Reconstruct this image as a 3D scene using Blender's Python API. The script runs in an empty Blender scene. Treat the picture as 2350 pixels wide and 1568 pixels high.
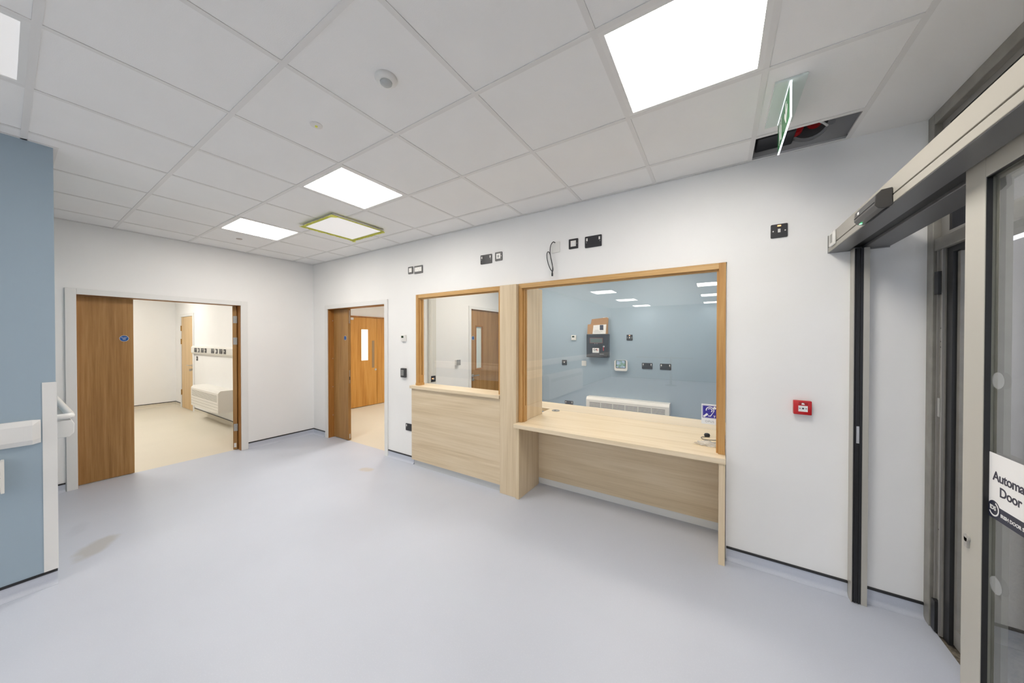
import bpy, bmesh, math, random
from mathutils import Vector, Matrix
random.seed(7)
S = bpy.context.scene
COL = S.collection

# ------------------------------------------------------------------ camera
cam_d = bpy.data.cameras.new('camera'); cam = bpy.data.objects.new('camera', cam_d); COL.objects.link(cam)
cam_d.sensor_fit = 'HORIZONTAL'; cam_d.sensor_width = 36.0; cam_d.lens = 743.84 / 2350 * 36.0
cam_d.clip_start = 0.02; cam_d.clip_end = 100
_F = Vector((-0.5358271, 0.84428757, -0.00823548)); _R = Vector((0.8443148, 0.535847389, 0.000308)); _U = Vector((-0.00467305, 0.00678828, 0.99996604))
_M = Matrix((( _R.x, _U.x, -_F.x, 5.6219), (_R.y, _U.y, -_F.y, -2.7564), (_R.z, _U.z, -_F.z, 1.5634), (0, 0, 0, 1)))
cam.matrix_world = _M
S.camera = cam

# ------------------------------------------------------------------ world, exposure, light levels
w = bpy.data.worlds.new('world'); S.world = w; w.use_nodes = True
w.node_tree.nodes['Background'].inputs[0].default_value = (0.86, 0.91, 1.0, 1)
w.node_tree.nodes['Background'].inputs[1].default_value = 1.5
S.view_settings.view_transform = 'Standard'; S.view_settings.look = 'None'
S.view_settings.gamma = 1.0; S.view_settings.use_curve_mapping = False
S.view_settings.exposure = 1.48
E_LOBBY = 9.0      # ceiling panels of the lobby
E_ROOM = 12.5      # panels of the side rooms
E_OFFICE = 9.3     # panels of the office behind the glass
C_LOBBY = (1.0, 0.945, 0.865); C_ROOM = (1.0, 0.965, 0.90)

# ------------------------------------------------------------------ materials
def new_mat(name):
    m = bpy.data.materials.new(name); m.use_nodes = True
    return m, m.node_tree, m.node_tree.nodes['Principled BSDF']
def pbr(name, col, rough=0.5, metal=0.0, spec=0.5, noise=0.0, nscale=30, bump=0.0, bscale=120, coat=0):
    m, t, b = new_mat(name)
    b.inputs['Base Color'].default_value = (*col, 1); b.inputs['Roughness'].default_value = rough
    b.inputs['Metallic'].default_value = metal; b.inputs['Specular IOR Level'].default_value = spec
    b.inputs['Coat Weight'].default_value = coat
    tc = t.nodes.new('ShaderNodeTexCoord')
    if noise:
        n = t.nodes.new('ShaderNodeTexNoise'); n.inputs['Scale'].default_value = nscale; n.inputs['Detail'].default_value = 4
        r = t.nodes.new('ShaderNodeValToRGB')
        r.color_ramp.elements[0].color = (*[c * (1 - noise) for c in col], 1); r.color_ramp.elements[1].color = (*[min(1, c * (1 + noise)) for c in col], 1)
        r.color_ramp.elements[0].position = .3; r.color_ramp.elements[1].position = .7
        t.links.new(tc.outputs['Object'], n.inputs['Vector']); t.links.new(n.outputs['Fac'], r.inputs['Fac']); t.links.new(r.outputs['Color'], b.inputs['Base Color'])
    if bump:
        n2 = t.nodes.new('ShaderNodeTexNoise'); n2.inputs['Scale'].default_value = bscale; n2.inputs['Detail'].default_value = 3
        bp = t.nodes.new('ShaderNodeBump'); bp.inputs['Strength'].default_value = bump; bp.inputs['Distance'].default_value = .002
        t.links.new(tc.outputs['Object'], n2.inputs['Vector']); t.links.new(n2.outputs['Fac'], bp.inputs['Height']); t.links.new(bp.outputs['Normal'], b.inputs['Normal'])
    return m
def srgb(r, g, b):
    f = lambda c: c / 12.92 if c <= .04045 else ((c + .055) / 1.055) ** 2.4
    return tuple(f(v / 255) for v in (r, g, b))
def emit(name, col, strength):
    m, t, b = new_mat(name)
    b.inputs['Base Color'].default_value = (.8, .8, .8, 1)
    b.inputs['Emission Color'].default_value = (*col, 1); b.inputs['Emission Strength'].default_value = strength
    return m
def wood(name, dark, mid, light, axis='Z', grain=70, figure=5.0, rough=.45, contrast=1.0):
    m, t, b = new_mat(name)
    tc = t.nodes.new('ShaderNodeTexCoord'); mp = t.nodes.new('ShaderNodeMapping')
    sc = {'X': (.03, 1, 1), 'Y': (1, .03, 1), 'Z': (1, 1, .03)}[axis]
    mp.inputs['Scale'].default_value = sc
    t.links.new(tc.outputs['Object'], mp.inputs['Vector'])
    n1 = t.nodes.new('ShaderNodeTexNoise'); n1.inputs['Scale'].default_value = grain; n1.inputs['Detail'].default_value = 6; n1.inputs['Roughness'].default_value = .65
    t.links.new(mp.outputs['Vector'], n1.inputs['Vector'])
    mp2 = t.nodes.new('ShaderNodeMapping')
    mp2.inputs['Scale'].default_value = {'X': (.07, 1, 1), 'Y': (1, .07, 1), 'Z': (1, 1, .07)}[axis]
    t.links.new(tc.outputs['Object'], mp2.inputs['Vector'])
    n2 = t.nodes.new('ShaderNodeTexNoise'); n2.inputs['Scale'].default_value = figure; n2.inputs['Detail'].default_value = 2; n2.inputs['Distortion'].default_value = .6
    t.links.new(mp2.outputs['Vector'], n2.inputs['Vector'])
    mul = t.nodes.new('ShaderNodeMath'); mul.operation = 'MULTIPLY'; mul.inputs[1].default_value = 6.0
    t.links.new(n2.outputs['Fac'], mul.inputs[0])
    fr = t.nodes.new('ShaderNodeMath'); fr.operation = 'PINGPONG'; fr.inputs[1].default_value = 1.0
    t.links.new(mul.outputs[0], fr.inputs[0])
    mx = t.nodes.new('ShaderNodeMix'); mx.data_type = 'FLOAT'; mx.inputs[0].default_value = .20
    t.links.new(n1.outputs['Fac'], mx.inputs[2]); t.links.new(fr.outputs[0], mx.inputs[3])
    r = t.nodes.new('ShaderNodeValToRGB'); e = r.color_ramp.elements
    c0 = .5 - .22 / contrast; c1 = .5 + .22 / contrast
    e[0].position = c0; e[0].color = (*dark, 1); e[1].position = c1; e[1].color = (*light, 1)
    k = e.new(.5); k.color = (*mid, 1)
    t.links.new(mx.outputs[0], r.inputs['Fac']); t.links.new(r.outputs['Color'], b.inputs['Base Color'])
    b.inputs['Roughness'].default_value = rough; b.inputs['Specular IOR Level'].default_value = .4
    bp = t.nodes.new('ShaderNodeBump'); bp.inputs['Strength'].default_value = .08; bp.inputs['Distance'].default_value = .001
    t.links.new(n1.outputs['Fac'], bp.inputs['Height']); t.links.new(bp.outputs['Normal'], b.inputs['Normal'])
    return m
def glass(name, tint=(1, 1, 1), ior=1.5):
    m = bpy.data.materials.new(name); m.use_nodes = True; t = m.node_tree; t.nodes.clear()
    o = t.nodes.new('ShaderNodeOutputMaterial'); mx = t.nodes.new('ShaderNodeMixShader')
    tr = t.nodes.new('ShaderNodeBsdfTransparent'); tr.inputs['Color'].default_value = (*tint, 1)
    gl = t.nodes.new('ShaderNodeBsdfGlossy'); gl.inputs['Roughness'].default_value = 0.0; gl.inputs['Color'].default_value = (1, 1, 1, 1)
    f = t.nodes.new('ShaderNodeFresnel'); f.inputs['IOR'].default_value = ior
    # both sides of the thin pane reflect like the outside of glass
    g = t.nodes.new('ShaderNodeNewGeometry'); iv = t.nodes.new('ShaderNodeMix'); iv.data_type = 'FLOAT'
    iv.inputs[2].default_value = ior; iv.inputs[3].default_value = 1.0 / ior
    t.links.new(g.outputs['Backfacing'], iv.inputs[0]); t.links.new(iv.outputs[0], f.inputs['IOR'])
    t.links.new(f.outputs[0], mx.inputs[0]); t.links.new(tr.outputs[0], mx.inputs[1]); t.links.new(gl.outputs[0], mx.inputs[2]); t.links.new(mx.outputs[0], o.inputs[0])
    return m
def vinyl(name, base, speck, rough=.42, stain=None):
    m, t, b = new_mat(name)
    tc = t.nodes.new('ShaderNodeTexCoord')
    n = t.nodes.new('ShaderNodeTexNoise'); n.inputs['Scale'].default_value = 1.1; n.inputs['Detail'].default_value = 5
    t.links.new(tc.outputs['Object'], n.inputs['Vector'])
    r = t.nodes.new('ShaderNodeValToRGB'); r.color_ramp.elements[0].position = .3; r.color_ramp.elements[1].position = .72
    r.color_ramp.elements[0].color = (*[c * .965 for c in base], 1); r.color_ramp.elements[1].color = (*[min(1, c * 1.03) for c in base], 1)
    t.links.new(n.outputs['Fac'], r.inputs['Fac'])
    n2 = t.nodes.new('ShaderNodeTexNoise'); n2.inputs['Scale'].default_value = 160; n2.inputs['Detail'].default_value = 2
    t.links.new(tc.outputs['Object'], n2.inputs['Vector'])
    r2 = t.nodes.new('ShaderNodeValToRGB'); r2.color_ramp.elements[0].position = .56; r2.color_ramp.elements[1].position = .7
    r2.color_ramp.elements[0].color = (0, 0, 0, 1); r2.color_ramp.elements[1].color = (.35, .35, .35, 1)
    t.links.new(n2.outputs['Fac'], r2.inputs['Fac'])
    mx = t.nodes.new('ShaderNodeMix'); mx.data_type = 'RGBA'; mx.inputs[7].default_value = (*speck, 1)
    t.links.new(r2.outputs['Color'], mx.inputs[0]); t.links.new(r.outputs['Color'], mx.inputs[6])
    out = mx.outputs[2]
    for (sx, sy, rad, elong, ang, colr, amt) in (stain or []):
        mp = t.nodes.new('ShaderNodeMapping'); mp.vector_type = 'TEXTURE'
        mp.inputs['Location'].default_value = (sx, sy, 0); mp.inputs['Rotation'].default_value = (0, 0, ang); mp.inputs['Scale'].default_value = (rad * elong, rad, 1)
        t.links.new(tc.outputs['Object'], mp.inputs['Vector'])
        gr = t.nodes.new('ShaderNodeTexGradient'); gr.gradient_type = 'SPHERICAL'; t.links.new(mp.outputs['Vector'], gr.inputs['Vector'])
        n3 = t.nodes.new('ShaderNodeTexNoise'); n3.inputs['Scale'].default_value = 9; n3.inputs['Detail'].default_value = 5; t.links.new(tc.outputs['Object'], n3.inputs['Vector'])
        mu = t.nodes.new('ShaderNodeMath'); mu.operation = 'MULTIPLY'; t.links.new(gr.outputs['Fac'], mu.inputs[0]); t.links.new(n3.outputs['Fac'], mu.inputs[1])
        rr = t.nodes.new('ShaderNodeValToRGB'); rr.color_ramp.elements[0].position = .12; rr.color_ramp.elements[1].position = .3
        rr.color_ramp.elements[0].color = (0, 0, 0, 1); rr.color_ramp.elements[1].color = (amt, amt, amt, 1)
        t.links.new(mu.outputs[0], rr.inputs['Fac'])
        m2 = t.nodes.new('ShaderNodeMix'); m2.data_type = 'RGBA'; m2.inputs[7].default_value = (*colr, 1)
        t.links.new(rr.outputs['Color'], m2.inputs[0]); t.links.new(out, m2.inputs[6]); out = m2.outputs[2]
    t.links.new(out, b.inputs['Base Color'])
    b.inputs['Roughness'].default_value = rough; b.inputs['Specular IOR Level'].default_value = .45
    return m

M = {}
M['wall'] = pbr('white_paint', (.90, .895, .885), .6, bump=.04, bscale=300, noise=.012, nscale=2)
M['blue'] = pbr('blue_paint', srgb(160, 178, 192), .55, bump=.04, bscale=300, noise=.015, nscale=2)
M['tile'] = pbr('ceiling_tile_board', (.90, .895, .885), .9, spec=.2, bump=.25, bscale=260, noise=.012, nscale=3)
M['bar'] = pbr('grid_bar_paint', (.80, .79, .775), .5)
M['plenum'] = pbr('plenum_grey', (.30, .30, .29), .9)
M['trim_white'] = pbr('gloss_white_trim', (.82, .815, .80), .35)
M['floor'] = vinyl('blue_vinyl', srgb(197, 202, 214), srgb(210, 214, 224), stain=[(1.69, -2.39, .13, 2.0, 2.55, srgb(168, 163, 150), .5), (2.08, -.43, .09, 1.6, .3, srgb(190, 175, 150), .5), (1.2, -2.43, .08, 2.5, 2.9, srgb(150, 155, 170), .14)])
M['cream'] = vinyl('cream_vinyl', srgb(218, 210, 193), srgb(228, 221, 206), rough=.45)
M['black_strip'] = pbr('black_capping', (.016, .016, .018), .4)
M['oak_leaf'] = wood('oak_veneer_leaf', srgb(145, 104, 57), srgb(168, 126, 74), srgb(184, 144, 93), 'Z', 60, 4.0)
M['oak_gold'] = wood('golden_oak_veneer', srgb(172, 114, 44), srgb(196, 140, 64), srgb(208, 156, 82), 'Z', 55, 4.0)
M['oak_pale'] = wood('pale_oak_veneer', srgb(196, 160, 108), srgb(212, 180, 130), srgb(222, 192, 146), 'Z', 55, 4.0)
M['oak_lining'] = wood('oak_lining', srgb(140, 88, 36), srgb(164, 110, 52), srgb(182, 130, 70), 'Z', 90, 8.0)
M['frame_x'] = wood('oak_frame_rail', srgb(184, 138, 78), srgb(202, 160, 102), srgb(214, 176, 120), 'X', 90, 8.0)
M['frame_z'] = wood('oak_frame_post', srgb(174, 126, 68), srgb(194, 148, 88), srgb(208, 165, 106), 'Z', 90, 8.0)
M['ash_x'] = wood('ash_laminate_level', srgb(206, 184, 150), srgb(220, 200, 168), srgb(230, 212, 184), 'X', 45, 5.0, .4)
M['ash_z'] = wood('ash_laminate_upright', srgb(206, 184, 150), srgb(220, 200, 168), srgb(230, 212, 184), 'Z', 45, 5.0, .4)
M['ash_top'] = wood('ash_laminate_top', srgb(216, 196, 162), srgb(230, 212, 182), srgb(238, 222, 196), 'X', 45, 5.0, .32)
M['alu'] = pbr('cream_grey_aluminium', srgb(180, 177, 168), .32, metal=.0, spec=.6)
M['alu_dark'] = pbr('grey_aluminium', srgb(158, 156, 152), .35, metal=.35)
M['alu_header'] = pbr('header_paint', srgb(166, 162, 153), .35)
M['alu_shade'] = pbr('shaded_header_metal', srgb(112, 112, 113), .35, metal=.2)  # header metal darkened, so the shade beneath is in the colour
M['anod'] = pbr('weathered_aluminium', srgb(150, 147, 140), .45, metal=.3, noise=.12, nscale=12)
M['gasket'] = pbr('black_gasket', (.012, .012, .013), .45)
M['black_plastic'] = pbr('black_plastic', (.022, .022, .026), .32)
M['dark_plate'] = pbr('dark_grey_plate', (.028, .028, .033), .35)
M['white_plastic'] = pbr('white_plastic', (.80, .79, .76), .3)
M['grey_plastic'] = pbr('grey_plastic', (.30, .30, .30), .4)
M['steel'] = pbr('satin_steel', (.56, .55, .53), .3, metal=.9)
M['galv'] = pbr('zinc_plate', (.46, .45, .43), .4, metal=.5)
M['heater'] = pbr('heater_enamel', (.82, .80, .75), .35)
M['slot'] = pbr('dark_slot', (.05, .05, .05), .8)
M['slot_mid'] = pbr('louvre_gap', (.28, .26, .22), .8)
M['red'] = pbr('red_plastic', (.55, .01, .015), .3)
M['red_dark'] = pbr('red_cap', (.35, .01, .012), .4)
M['sign_blue'] = pbr('sign_blue', srgb(20, 82, 150), .35)
M['sign_purple'] = pbr('sign_indigo', srgb(58, 48, 150), .35)
M['print_white'] = pbr('print_white', (.85, .85, .85), .5)
M['print_dark'] = pbr('print_dark', (.035, .035, .06), .5)
M['print_grey'] = pbr('print_grey', (.35, .35, .36), .5)
M['navy'] = pbr('navy_band', (.016, .02, .045), .4)
M['card'] = pbr('cardboard', srgb(176, 136, 92), .85, noise=.05, nscale=20)
M['paper'] = pbr('white_paper', (.84, .84, .83), .8)
M['lcd'] = pbr('lcd_grey_green', srgb(98, 110, 106), .2)
M['lcd_dark'] = pbr('lcd_dark_green', srgb(42, 62, 44), .25)
M['green'] = pbr('exit_green', srgb(30, 128, 62), .25)
M['acryl'] = pbr('acrylic_plate', srgb(222, 232, 227), .15)
M['yellow_tape'] = pbr('yellow_green_tape', (.93, .95, .16), .5, noise=.22, nscale=45)
M['glass'] = glass('clear_pane', ior=1.65)
M['glass_door'] = glass('door_pane', (.93, .94, .93))
M['glass_smoke'] = glass('outer_pane', (.84, .84, .86))
M['frost'] = emit('glowing_vision_panel', (1, .98, .93), .3)  # no lamp: glow put into the pane for the brightness behind it
M['led_white'] = emit('led_edge_white', (.86, .92, 1), 1.0)
M['led_green'] = emit('led_green', (.1, 1, .3), 2.0)
M['led_amber'] = emit('neon_amber', (1, .25, .02), 1.6)
M['diff_lobby'] = emit('lobby_diffuser', C_LOBBY, E_LOBBY)
M['diff_fill'] = emit('fill_diffuser', C_LOBBY, E_LOBBY * .30)  # weaker diffuser for the added fill panel
M['diff_room'] = emit('room_diffuser', C_ROOM, E_ROOM)
M['diff_office'] = emit('office_diffuser', (1.0, .92, .80), E_OFFICE)
M['diff_dim'] = emit('dim_diffuser', (1, .97, .95), .13)
M['mat'] = pbr('entrance_matting', srgb(120, 112, 100), .95, noise=.5, nscale=60)
M['ext_wall'] = pbr('outside_render_wall', srgb(132, 126, 124), .9, noise=.06, nscale=5)
M['brown_panel'] = pbr('brown_board', srgb(110, 78, 52), .6)

# ------------------------------------------------------------------ mesh helpers
ORG = {}
def bm_box(bm, x0, x1, y0, y1, z0, z1):
    if x0 > x1: x0, x1 = x1, x0
    if y0 > y1: y0, y1 = y1, y0
    if z0 > z1: z0, z1 = z1, z0
    v = [bm.verts.new(p) for p in ((x0,y0,z0),(x1,y0,z0),(x1,y1,z0),(x0,y1,z0),(x0,y0,z1),(x1,y0,z1),(x1,y1,z1),(x0,y1,z1))]
    for f in ((0,3,2,1),(4,5,6,7),(0,1,5,4),(1,2,6,5),(2,3,7,6),(3,0,4,7)): bm.faces.new([v[i] for i in f])
def boxes(*bs, bevel=0.0, seg=2):
    bm = bmesh.new()
    for b in bs: bm_box(bm, *b)
    if bevel: bmesh.ops.bevel(bm, geom=bm.edges[:], offset=bevel, segments=seg, affect='EDGES', profile=.5)
    return bm
def prism(pts, axis, a0, a1, bevel=0.0):
    """polygon pts (2D) extruded along axis from a0 to a1; the 2D axes are the other two in xyz order"""
    bm = bmesh.new()
    def P(p, a):
        return {'X': (a, p[0], p[1]), 'Y': (p[0], a, p[1]), 'Z': (p[0], p[1], a)}[axis]
    A = [bm.verts.new(P(p, a0)) for p in pts]; B = [bm.verts.new(P(p, a1)) for p in pts]
    bm.faces.new(A); bm.faces.new(B)
    n = len(pts)
    for i in range(n): bm.faces.new((A[i], A[(i+1) % n], B[(i+1) % n], B[i]))
    bmesh.ops.recalc_face_normals(bm, faces=bm.faces[:])
    if bevel: bmesh.ops.bevel(bm, geom=bm.edges[:], offset=bevel, segments=2, affect='EDGES', profile=.5)
    return bm
def cyl(c, r, axis, a0, a1, n=24, rb=None, sx=1.0, sy=1.0):
    """closed cylinder or cone: centre c (2D), radius r at a0, rb at a1"""
    rb = r if rb is None else rb
    bm = bmesh.new()
    def P(u, v, a): return {'X': (a, u, v), 'Y': (u, a, v), 'Z': (u, v, a)}[axis]
    A = []; B = []
    for i in range(n):
        t = 2 * math.pi * i / n
        A.append(bm.verts.new(P(c[0] + r * sx * math.cos(t), c[1] + r * sy * math.sin(t), a0)))
        B.append(bm.verts.new(P(c[0] + rb * sx * math.cos(t), c[1] + rb * sy * math.sin(t), a1)))
    bm.faces.new(A); bm.faces.new(B)
    for i in range(n): bm.faces.new((A[i], A[(i+1) % n], B[(i+1) % n], B[i]))
    bmesh.ops.recalc_face_normals(bm, faces=bm.faces[:])
    return bm
def lathe(c, prof, n=28):
    """profile [(r, z)] about a vertical axis through c (x, y)"""
    bm = bmesh.new(); rings = []
    for r, z in prof:
        rings.append([bm.verts.new((c[0] + r * math.cos(2*math.pi*i/n), c[1] + r * math.sin(2*math.pi*i/n), z)) for i in range(n)])
    for a, b in zip(rings, rings[1:]):
        for i in range(n): bm.faces.new((a[i], a[(i+1) % n], b[(i+1) % n], b[i]))
    bm.faces.new(rings[0]); bm.faces.new(rings[-1])
    bmesh.ops.recalc_face_normals(bm, faces=bm.faces[:])
    return bm
def spline(pts, k=8):
    P = [Vector(p) for p in pts]; P = [P[0]*2-P[1]] + P + [P[-1]*2-P[-2]]; out = []
    for i in range(1, len(P)-2):
        for j in range(k):
            t = j / k
            a, b, c, d = P[i-1], P[i], P[i+1], P[i+2]
            out.append(.5 * ((2*b) + (c-a)*t + (2*a-5*b+4*c-d)*t*t + (3*b-a-3*c+d)*t**3))
    out.append(P[-2]); return out
def tube(pts, r, n=8, smooth=True, k=8):
    path = spline(pts, k) if smooth else [Vector(p) for p in pts]
    bm = bmesh.new(); rings = []; up = Vector((.3, .2, .93))
    for i, p in enumerate(path):
        d = (path[min(i+1, len(path)-1)] - path[max(i-1, 0)]).normalized()
        u = d.cross(up)
        if u.length < 1e-4: u = d.cross(Vector((1, 0, 0)))
        u.normalize(); v = d.cross(u)
        rings.append([bm.verts.new(p + r * (u * math.cos(2*math.pi*j/n) + v * math.sin(2*math.pi*j/n))) for j in range(n)])
    for a, b in zip(rings, rings[1:]):
        for j in range(n): bm.faces.new((a[j], a[(j+1) % n], b[(j+1) % n], b[j]))
    bm.faces.new(rings[0]); bm.faces.new(rings[-1])
    bmesh.ops.recalc_face_normals(bm, faces=bm.faces[:])
    return bm
def merge(*bms):
    out = bmesh.new()
    for b in bms:
        me = bpy.data.meshes.new('tmp'); b.to_mesh(me); b.free(); out.from_mesh(me); bpy.data.meshes.remove(me)
    return out
def xform(bm, mat):
    bmesh.ops.transform(bm, matrix=mat, verts=bm.verts[:]); return bm
def root_of(o):
    while o.parent: o = o.parent
    return o
def mk(name, bm, mat, parent=None, label=None, cat=None, group=None, kind=None, smooth=False, org=None):
    me = bpy.data.meshes.new(name)
    if parent is None:
        if org is None:
            xs = [v.co.x for v in bm.verts]; ys = [v.co.y for v in bm.verts]; zs = [v.co.z for v in bm.verts]
            org = Vector(((min(xs)+max(xs))/2, (min(ys)+max(ys))/2, min(zs)))
        else: org = Vector(org)
    else: org = ORG[root_of(parent).name]
    bmesh.ops.translate(bm, vec=-org, verts=bm.verts[:])
    if smooth:
        for f in bm.faces: f.smooth = True
    bm.to_mesh(me); bm.free()
    me.materials.append(M[mat] if isinstance(mat, str) else mat)
    o = bpy.data.objects.new(name, me); COL.objects.link(o)
    if parent is None: o.location = org; ORG[o.name] = org
    else: o.parent = parent
    tag(o, label, cat, group, kind)
    if smooth:
        for f in me.polygons: f.use_smooth = True
        try: me.set_sharp_from_angle(angle=math.radians(40))
        except Exception: pass
    return o
def tag(o, label=None, cat=None, group=None, kind=None):
    if label: o['label'] = label
    if cat: o['category'] = cat
    if group: o['group'] = group
    if kind: o['kind'] = kind
def thing(name, loc, label, cat, group=None, kind=None):
    o = bpy.data.objects.new(name, None); COL.objects.link(o); o.location = loc; o.empty_display_size = .05
    ORG[o.name] = Vector(loc); tag(o, label, cat, group, kind); return o
def text(name, body, size, mat, parent, loc, rot, label=None, extrude=.0004, align='CENTER', spacing=1.0, bold=0.0):
    cu = bpy.data.curves.new('tmp_text', 'FONT'); cu.body = body; cu.size = size; cu.align_x = align; cu.align_y = 'CENTER'
    cu.extrude = extrude; cu.space_character = spacing; cu.offset = bold; cu.resolution_u = 3
    ob = bpy.data.objects.new('tmp_text', cu); COL.objects.link(ob)
    me0 = bpy.data.meshes.new_from_object(ob, depsgraph=None) if False else ob.to_mesh()
    bm = bmesh.new(); bm.from_mesh(me0); ob.to_mesh_clear()
    bpy.data.objects.remove(ob); bpy.data.curves.remove(cu)
    xform(bm, Matrix.Translation(Vector(loc)) @ rot.to_4x4())
    return mk(name, bm, mat, parent, label)
# orientation of flat print: facing -Y (read from -Y side), facing +X, facing -X
ROT_NY = Matrix(((1,0,0),(0,0,-1),(0,1,0)))
ROT_PX = Matrix(((0,0,1),(1,0,0),(0,1,0)))
ROT_NX = Matrix(((0,0,-1),(-1,0,0),(0,1,0)))

H = 2.775; TOP = 3.15; GS = .592
# ------------------------------------------------------------------ floors
mk('floor', boxes((0, 6.61, -10.15, 0, -.12, 0), (-.105, 0, -2.37, -.94, -.12, 0), (.42, 1.89, 0, .10, -.12, 0), (2.1, 6.61, 0, 2.4, -.12, 0)), 'floor', label='pale blue vinyl floor of the reception lobby', cat='floor', kind='structure', org=(0, 0, 0))
mk('floor', boxes((-5.32, -.105, -4.12, -.43, -.12, 0)), 'cream', label='cream vinyl floor seen through the wide double doorway', cat='floor', kind='structure')
mk('floor', boxes((-1.42, .42, .10, 5.0, -.12, 0), (.42, 1.89, .10, 5.0, -.12, 0), (1.89, 2.10, .10, 5.0, -.12, 0)), 'cream', label='cream vinyl floor beyond the doorway beside the counter', cat='floor', kind='structure')
mk('floor', boxes((6.61, 10.5, -6, 9, -.14, -.012)), 'mat', label='speckled brown grey matting outside the entrance doors', cat='floor', kind='structure')

# ------------------------------------------------------------------ walls
mk('wall_left', boxes((-.15, 0, -.94, 0, 0, TOP), (-.15, 0, -2.37, -.94, 2.05, TOP), (-.15, 0, -2.572, -2.37, 0, TOP)), 'wall', label='white wall holding the wide double doorway', cat='wall', kind='structure')
mk('wall_right', boxes((-.15, .42, 0, .14, 0, TOP), (.42, 1.89, 0, .14, 2.05, TOP), (1.89, 2.47, 0, .14, 0, TOP), (2.47, 3.76, 0, .14, 0, .95), (2.47, 5.675, 0, .14, 2.108, TOP), (5.675, 6.66, 0, .14, 0, TOP)), 'wall', label='long white wall with the reception windows and counter', cat='wall', kind='structure')
mk('wall_near', boxes((-.15, 2.05, -10.15, -2.572, 0, TOP)), 'blue', label='blue painted wall at the left edge with a white corner guard', cat='wall', kind='structure')
mk('wall_rear', boxes((2.05, 6.66, -10.3, -10.15, 0, TOP)), 'blue', label='blue end wall behind the camera, mirrored in the glass', cat='wall', kind='structure')
mk('wall_end', boxes((6.61, 6.75, -10.15, -3.6, 0, TOP)), 'wall', label='white wall past the sliding entrance door', cat='wall', kind='structure')
# office behind the counter
mk('wall_office_left', boxes((1.98, 2.1, .14, 1.47, 0, TOP), (1.98, 2.1, 1.47, 2.38, 2.08, TOP), (1.98, 2.1, 2.38, 2.4, 0, TOP)), 'wall', label='white office side wall seen through the smaller window', cat='wall', kind='structure')
mk('wall_office_back', boxes((1.98, 6.12, 2.4, 2.52, 0, TOP)), 'blue', label='blue office back wall behind the large window', cat='wall', kind='structure')
mk('wall_office_right', boxes((6.0, 6.12, .14, 2.4, 0, TOP)), 'blue', label='blue office side wall behind the fire call point wall', cat='wall', kind='structure')
# left room
mk('wall_room_back', boxes((-5.32, -5.2, -4.0, -.43, 0, TOP)), 'wall', label='white back wall of the room through the double doorway', cat='wall', kind='structure')
mk('wall_room_side', boxes((-5.2, -4.72, -.55, -.43, 0, TOP), (-4.72, -3.84, -.55, -.43, 2.09, TOP), (-3.84, -.15, -.55, -.43, 0, TOP)), 'wall', label='white side wall with dado trunking and heater in the far room', cat='wall', kind='structure')
mk('wall_room_near', boxes((-5.2, -.15, -4.12, -4.0, 0, TOP)), 'wall', label='hidden white wall closing the room through the double doorway', cat='wall', kind='structure')
# corridor beyond the right doorway
mk('wall_hall_back', boxes((-1.42, -1.3, -.43, 1.02, 0, TOP), (-1.42, -1.3, 1.02, 2.82, 2.08, TOP), (-1.42, -1.3, 2.82, 5.0, 0, TOP)), 'wall', label='white wall above the golden oak double doors', cat='wall', kind='structure')
mk('wall_hall_side', boxes((1.98, 2.1, 2.52, 5.0, 0, TOP), (-1.42, 2.1, 5.0, 5.12, 0, TOP), (-1.3, -.15, -.05, .1, 0, TOP)), 'wall', label='hidden white walls enclosing the hall beyond the doorway', cat='wall', kind='structure')

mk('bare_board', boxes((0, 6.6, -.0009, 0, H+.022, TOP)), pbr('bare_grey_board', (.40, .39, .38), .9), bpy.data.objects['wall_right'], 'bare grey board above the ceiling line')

# coved vinyl skirting with a black capping strip
def skirt(name, p0, p1, nrm, label, mat='floor', kind='structure'):
    """p0->p1 on plan along the wall face, nrm = unit vector into the room"""
    p0 = Vector((*p0, 0)); p1 = Vector((*p1, 0)); n = Vector((*nrm, 0))
    prof = [(0, 0), (.030, 0), (.030, .0015)]
    for i in range(1, 7):
        a = math.pi / 2 * i / 6
        prof.append((.030 - .026 * math.sin(a), .0275 - .026 * math.cos(a)))
    prof += [(.004, .077), (0, .077)]
    def sweep(pr):
        bm = bmesh.new(); A = [bm.verts.new(p0 + n*a + Vector((0,0,b))) for a, b in pr]; B = [bm.verts.new(p1 + n*a + Vector((0,0,b))) for a, b in pr]
        bm.faces.new(A); bm.faces.new(B); k = len(pr)
        for i in range(k): bm.faces.new((A[i], A[(i+1) % k], B[(i+1) % k], B[i]))
        bmesh.ops.recalc_face_normals(bm, faces=bm.faces[:]); return bm
    o = mk(name, sweep(prof), mat, label=label, cat='skirting', kind=kind)
    mk('capping_strip', sweep([(0, .077), (.008, .077), (.009, .083), (.008, .089), (0, .091)]), 'black_strip', o, 'black capping strip')
    return o
skirt('baseboard_left', (0, -.885), (0, 0), (1, 0), 'blue coved skirting between the double doorway and the corner')
skirt('baseboard_left', (0, -2.572), (0, -2.415), (1, 0), 'short blue coved skirting beside the handrail and door frame')
skirt('baseboard_right', (0, 0), (.345, 0), (0, -1), 'short blue coved skirting from the corner to the right doorway')
skirt('baseboard_right', (1.925, 0), (2.43, 0), (0, -1), 'blue coved skirting below the keypad')
skirt('baseboard_right', (5.68, 0), (6.296, 0), (0, -1), 'blue coved skirting below the red call point')
skirt('baseboard_right', (6.365, 0), (6.60, 0), (0, -1), 'blue coved skirting behind the sliding door jamb')
skirt('baseboard_near', (2.05, -10.1), (2.05, -2.572), (1, 0), 'blue coved skirting along the blue wall')
skirt('baseboard_rear', (2.05, -10.15), (6.6, -10.15), (0, 1), 'blue coved skirting along the rear wall')
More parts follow.
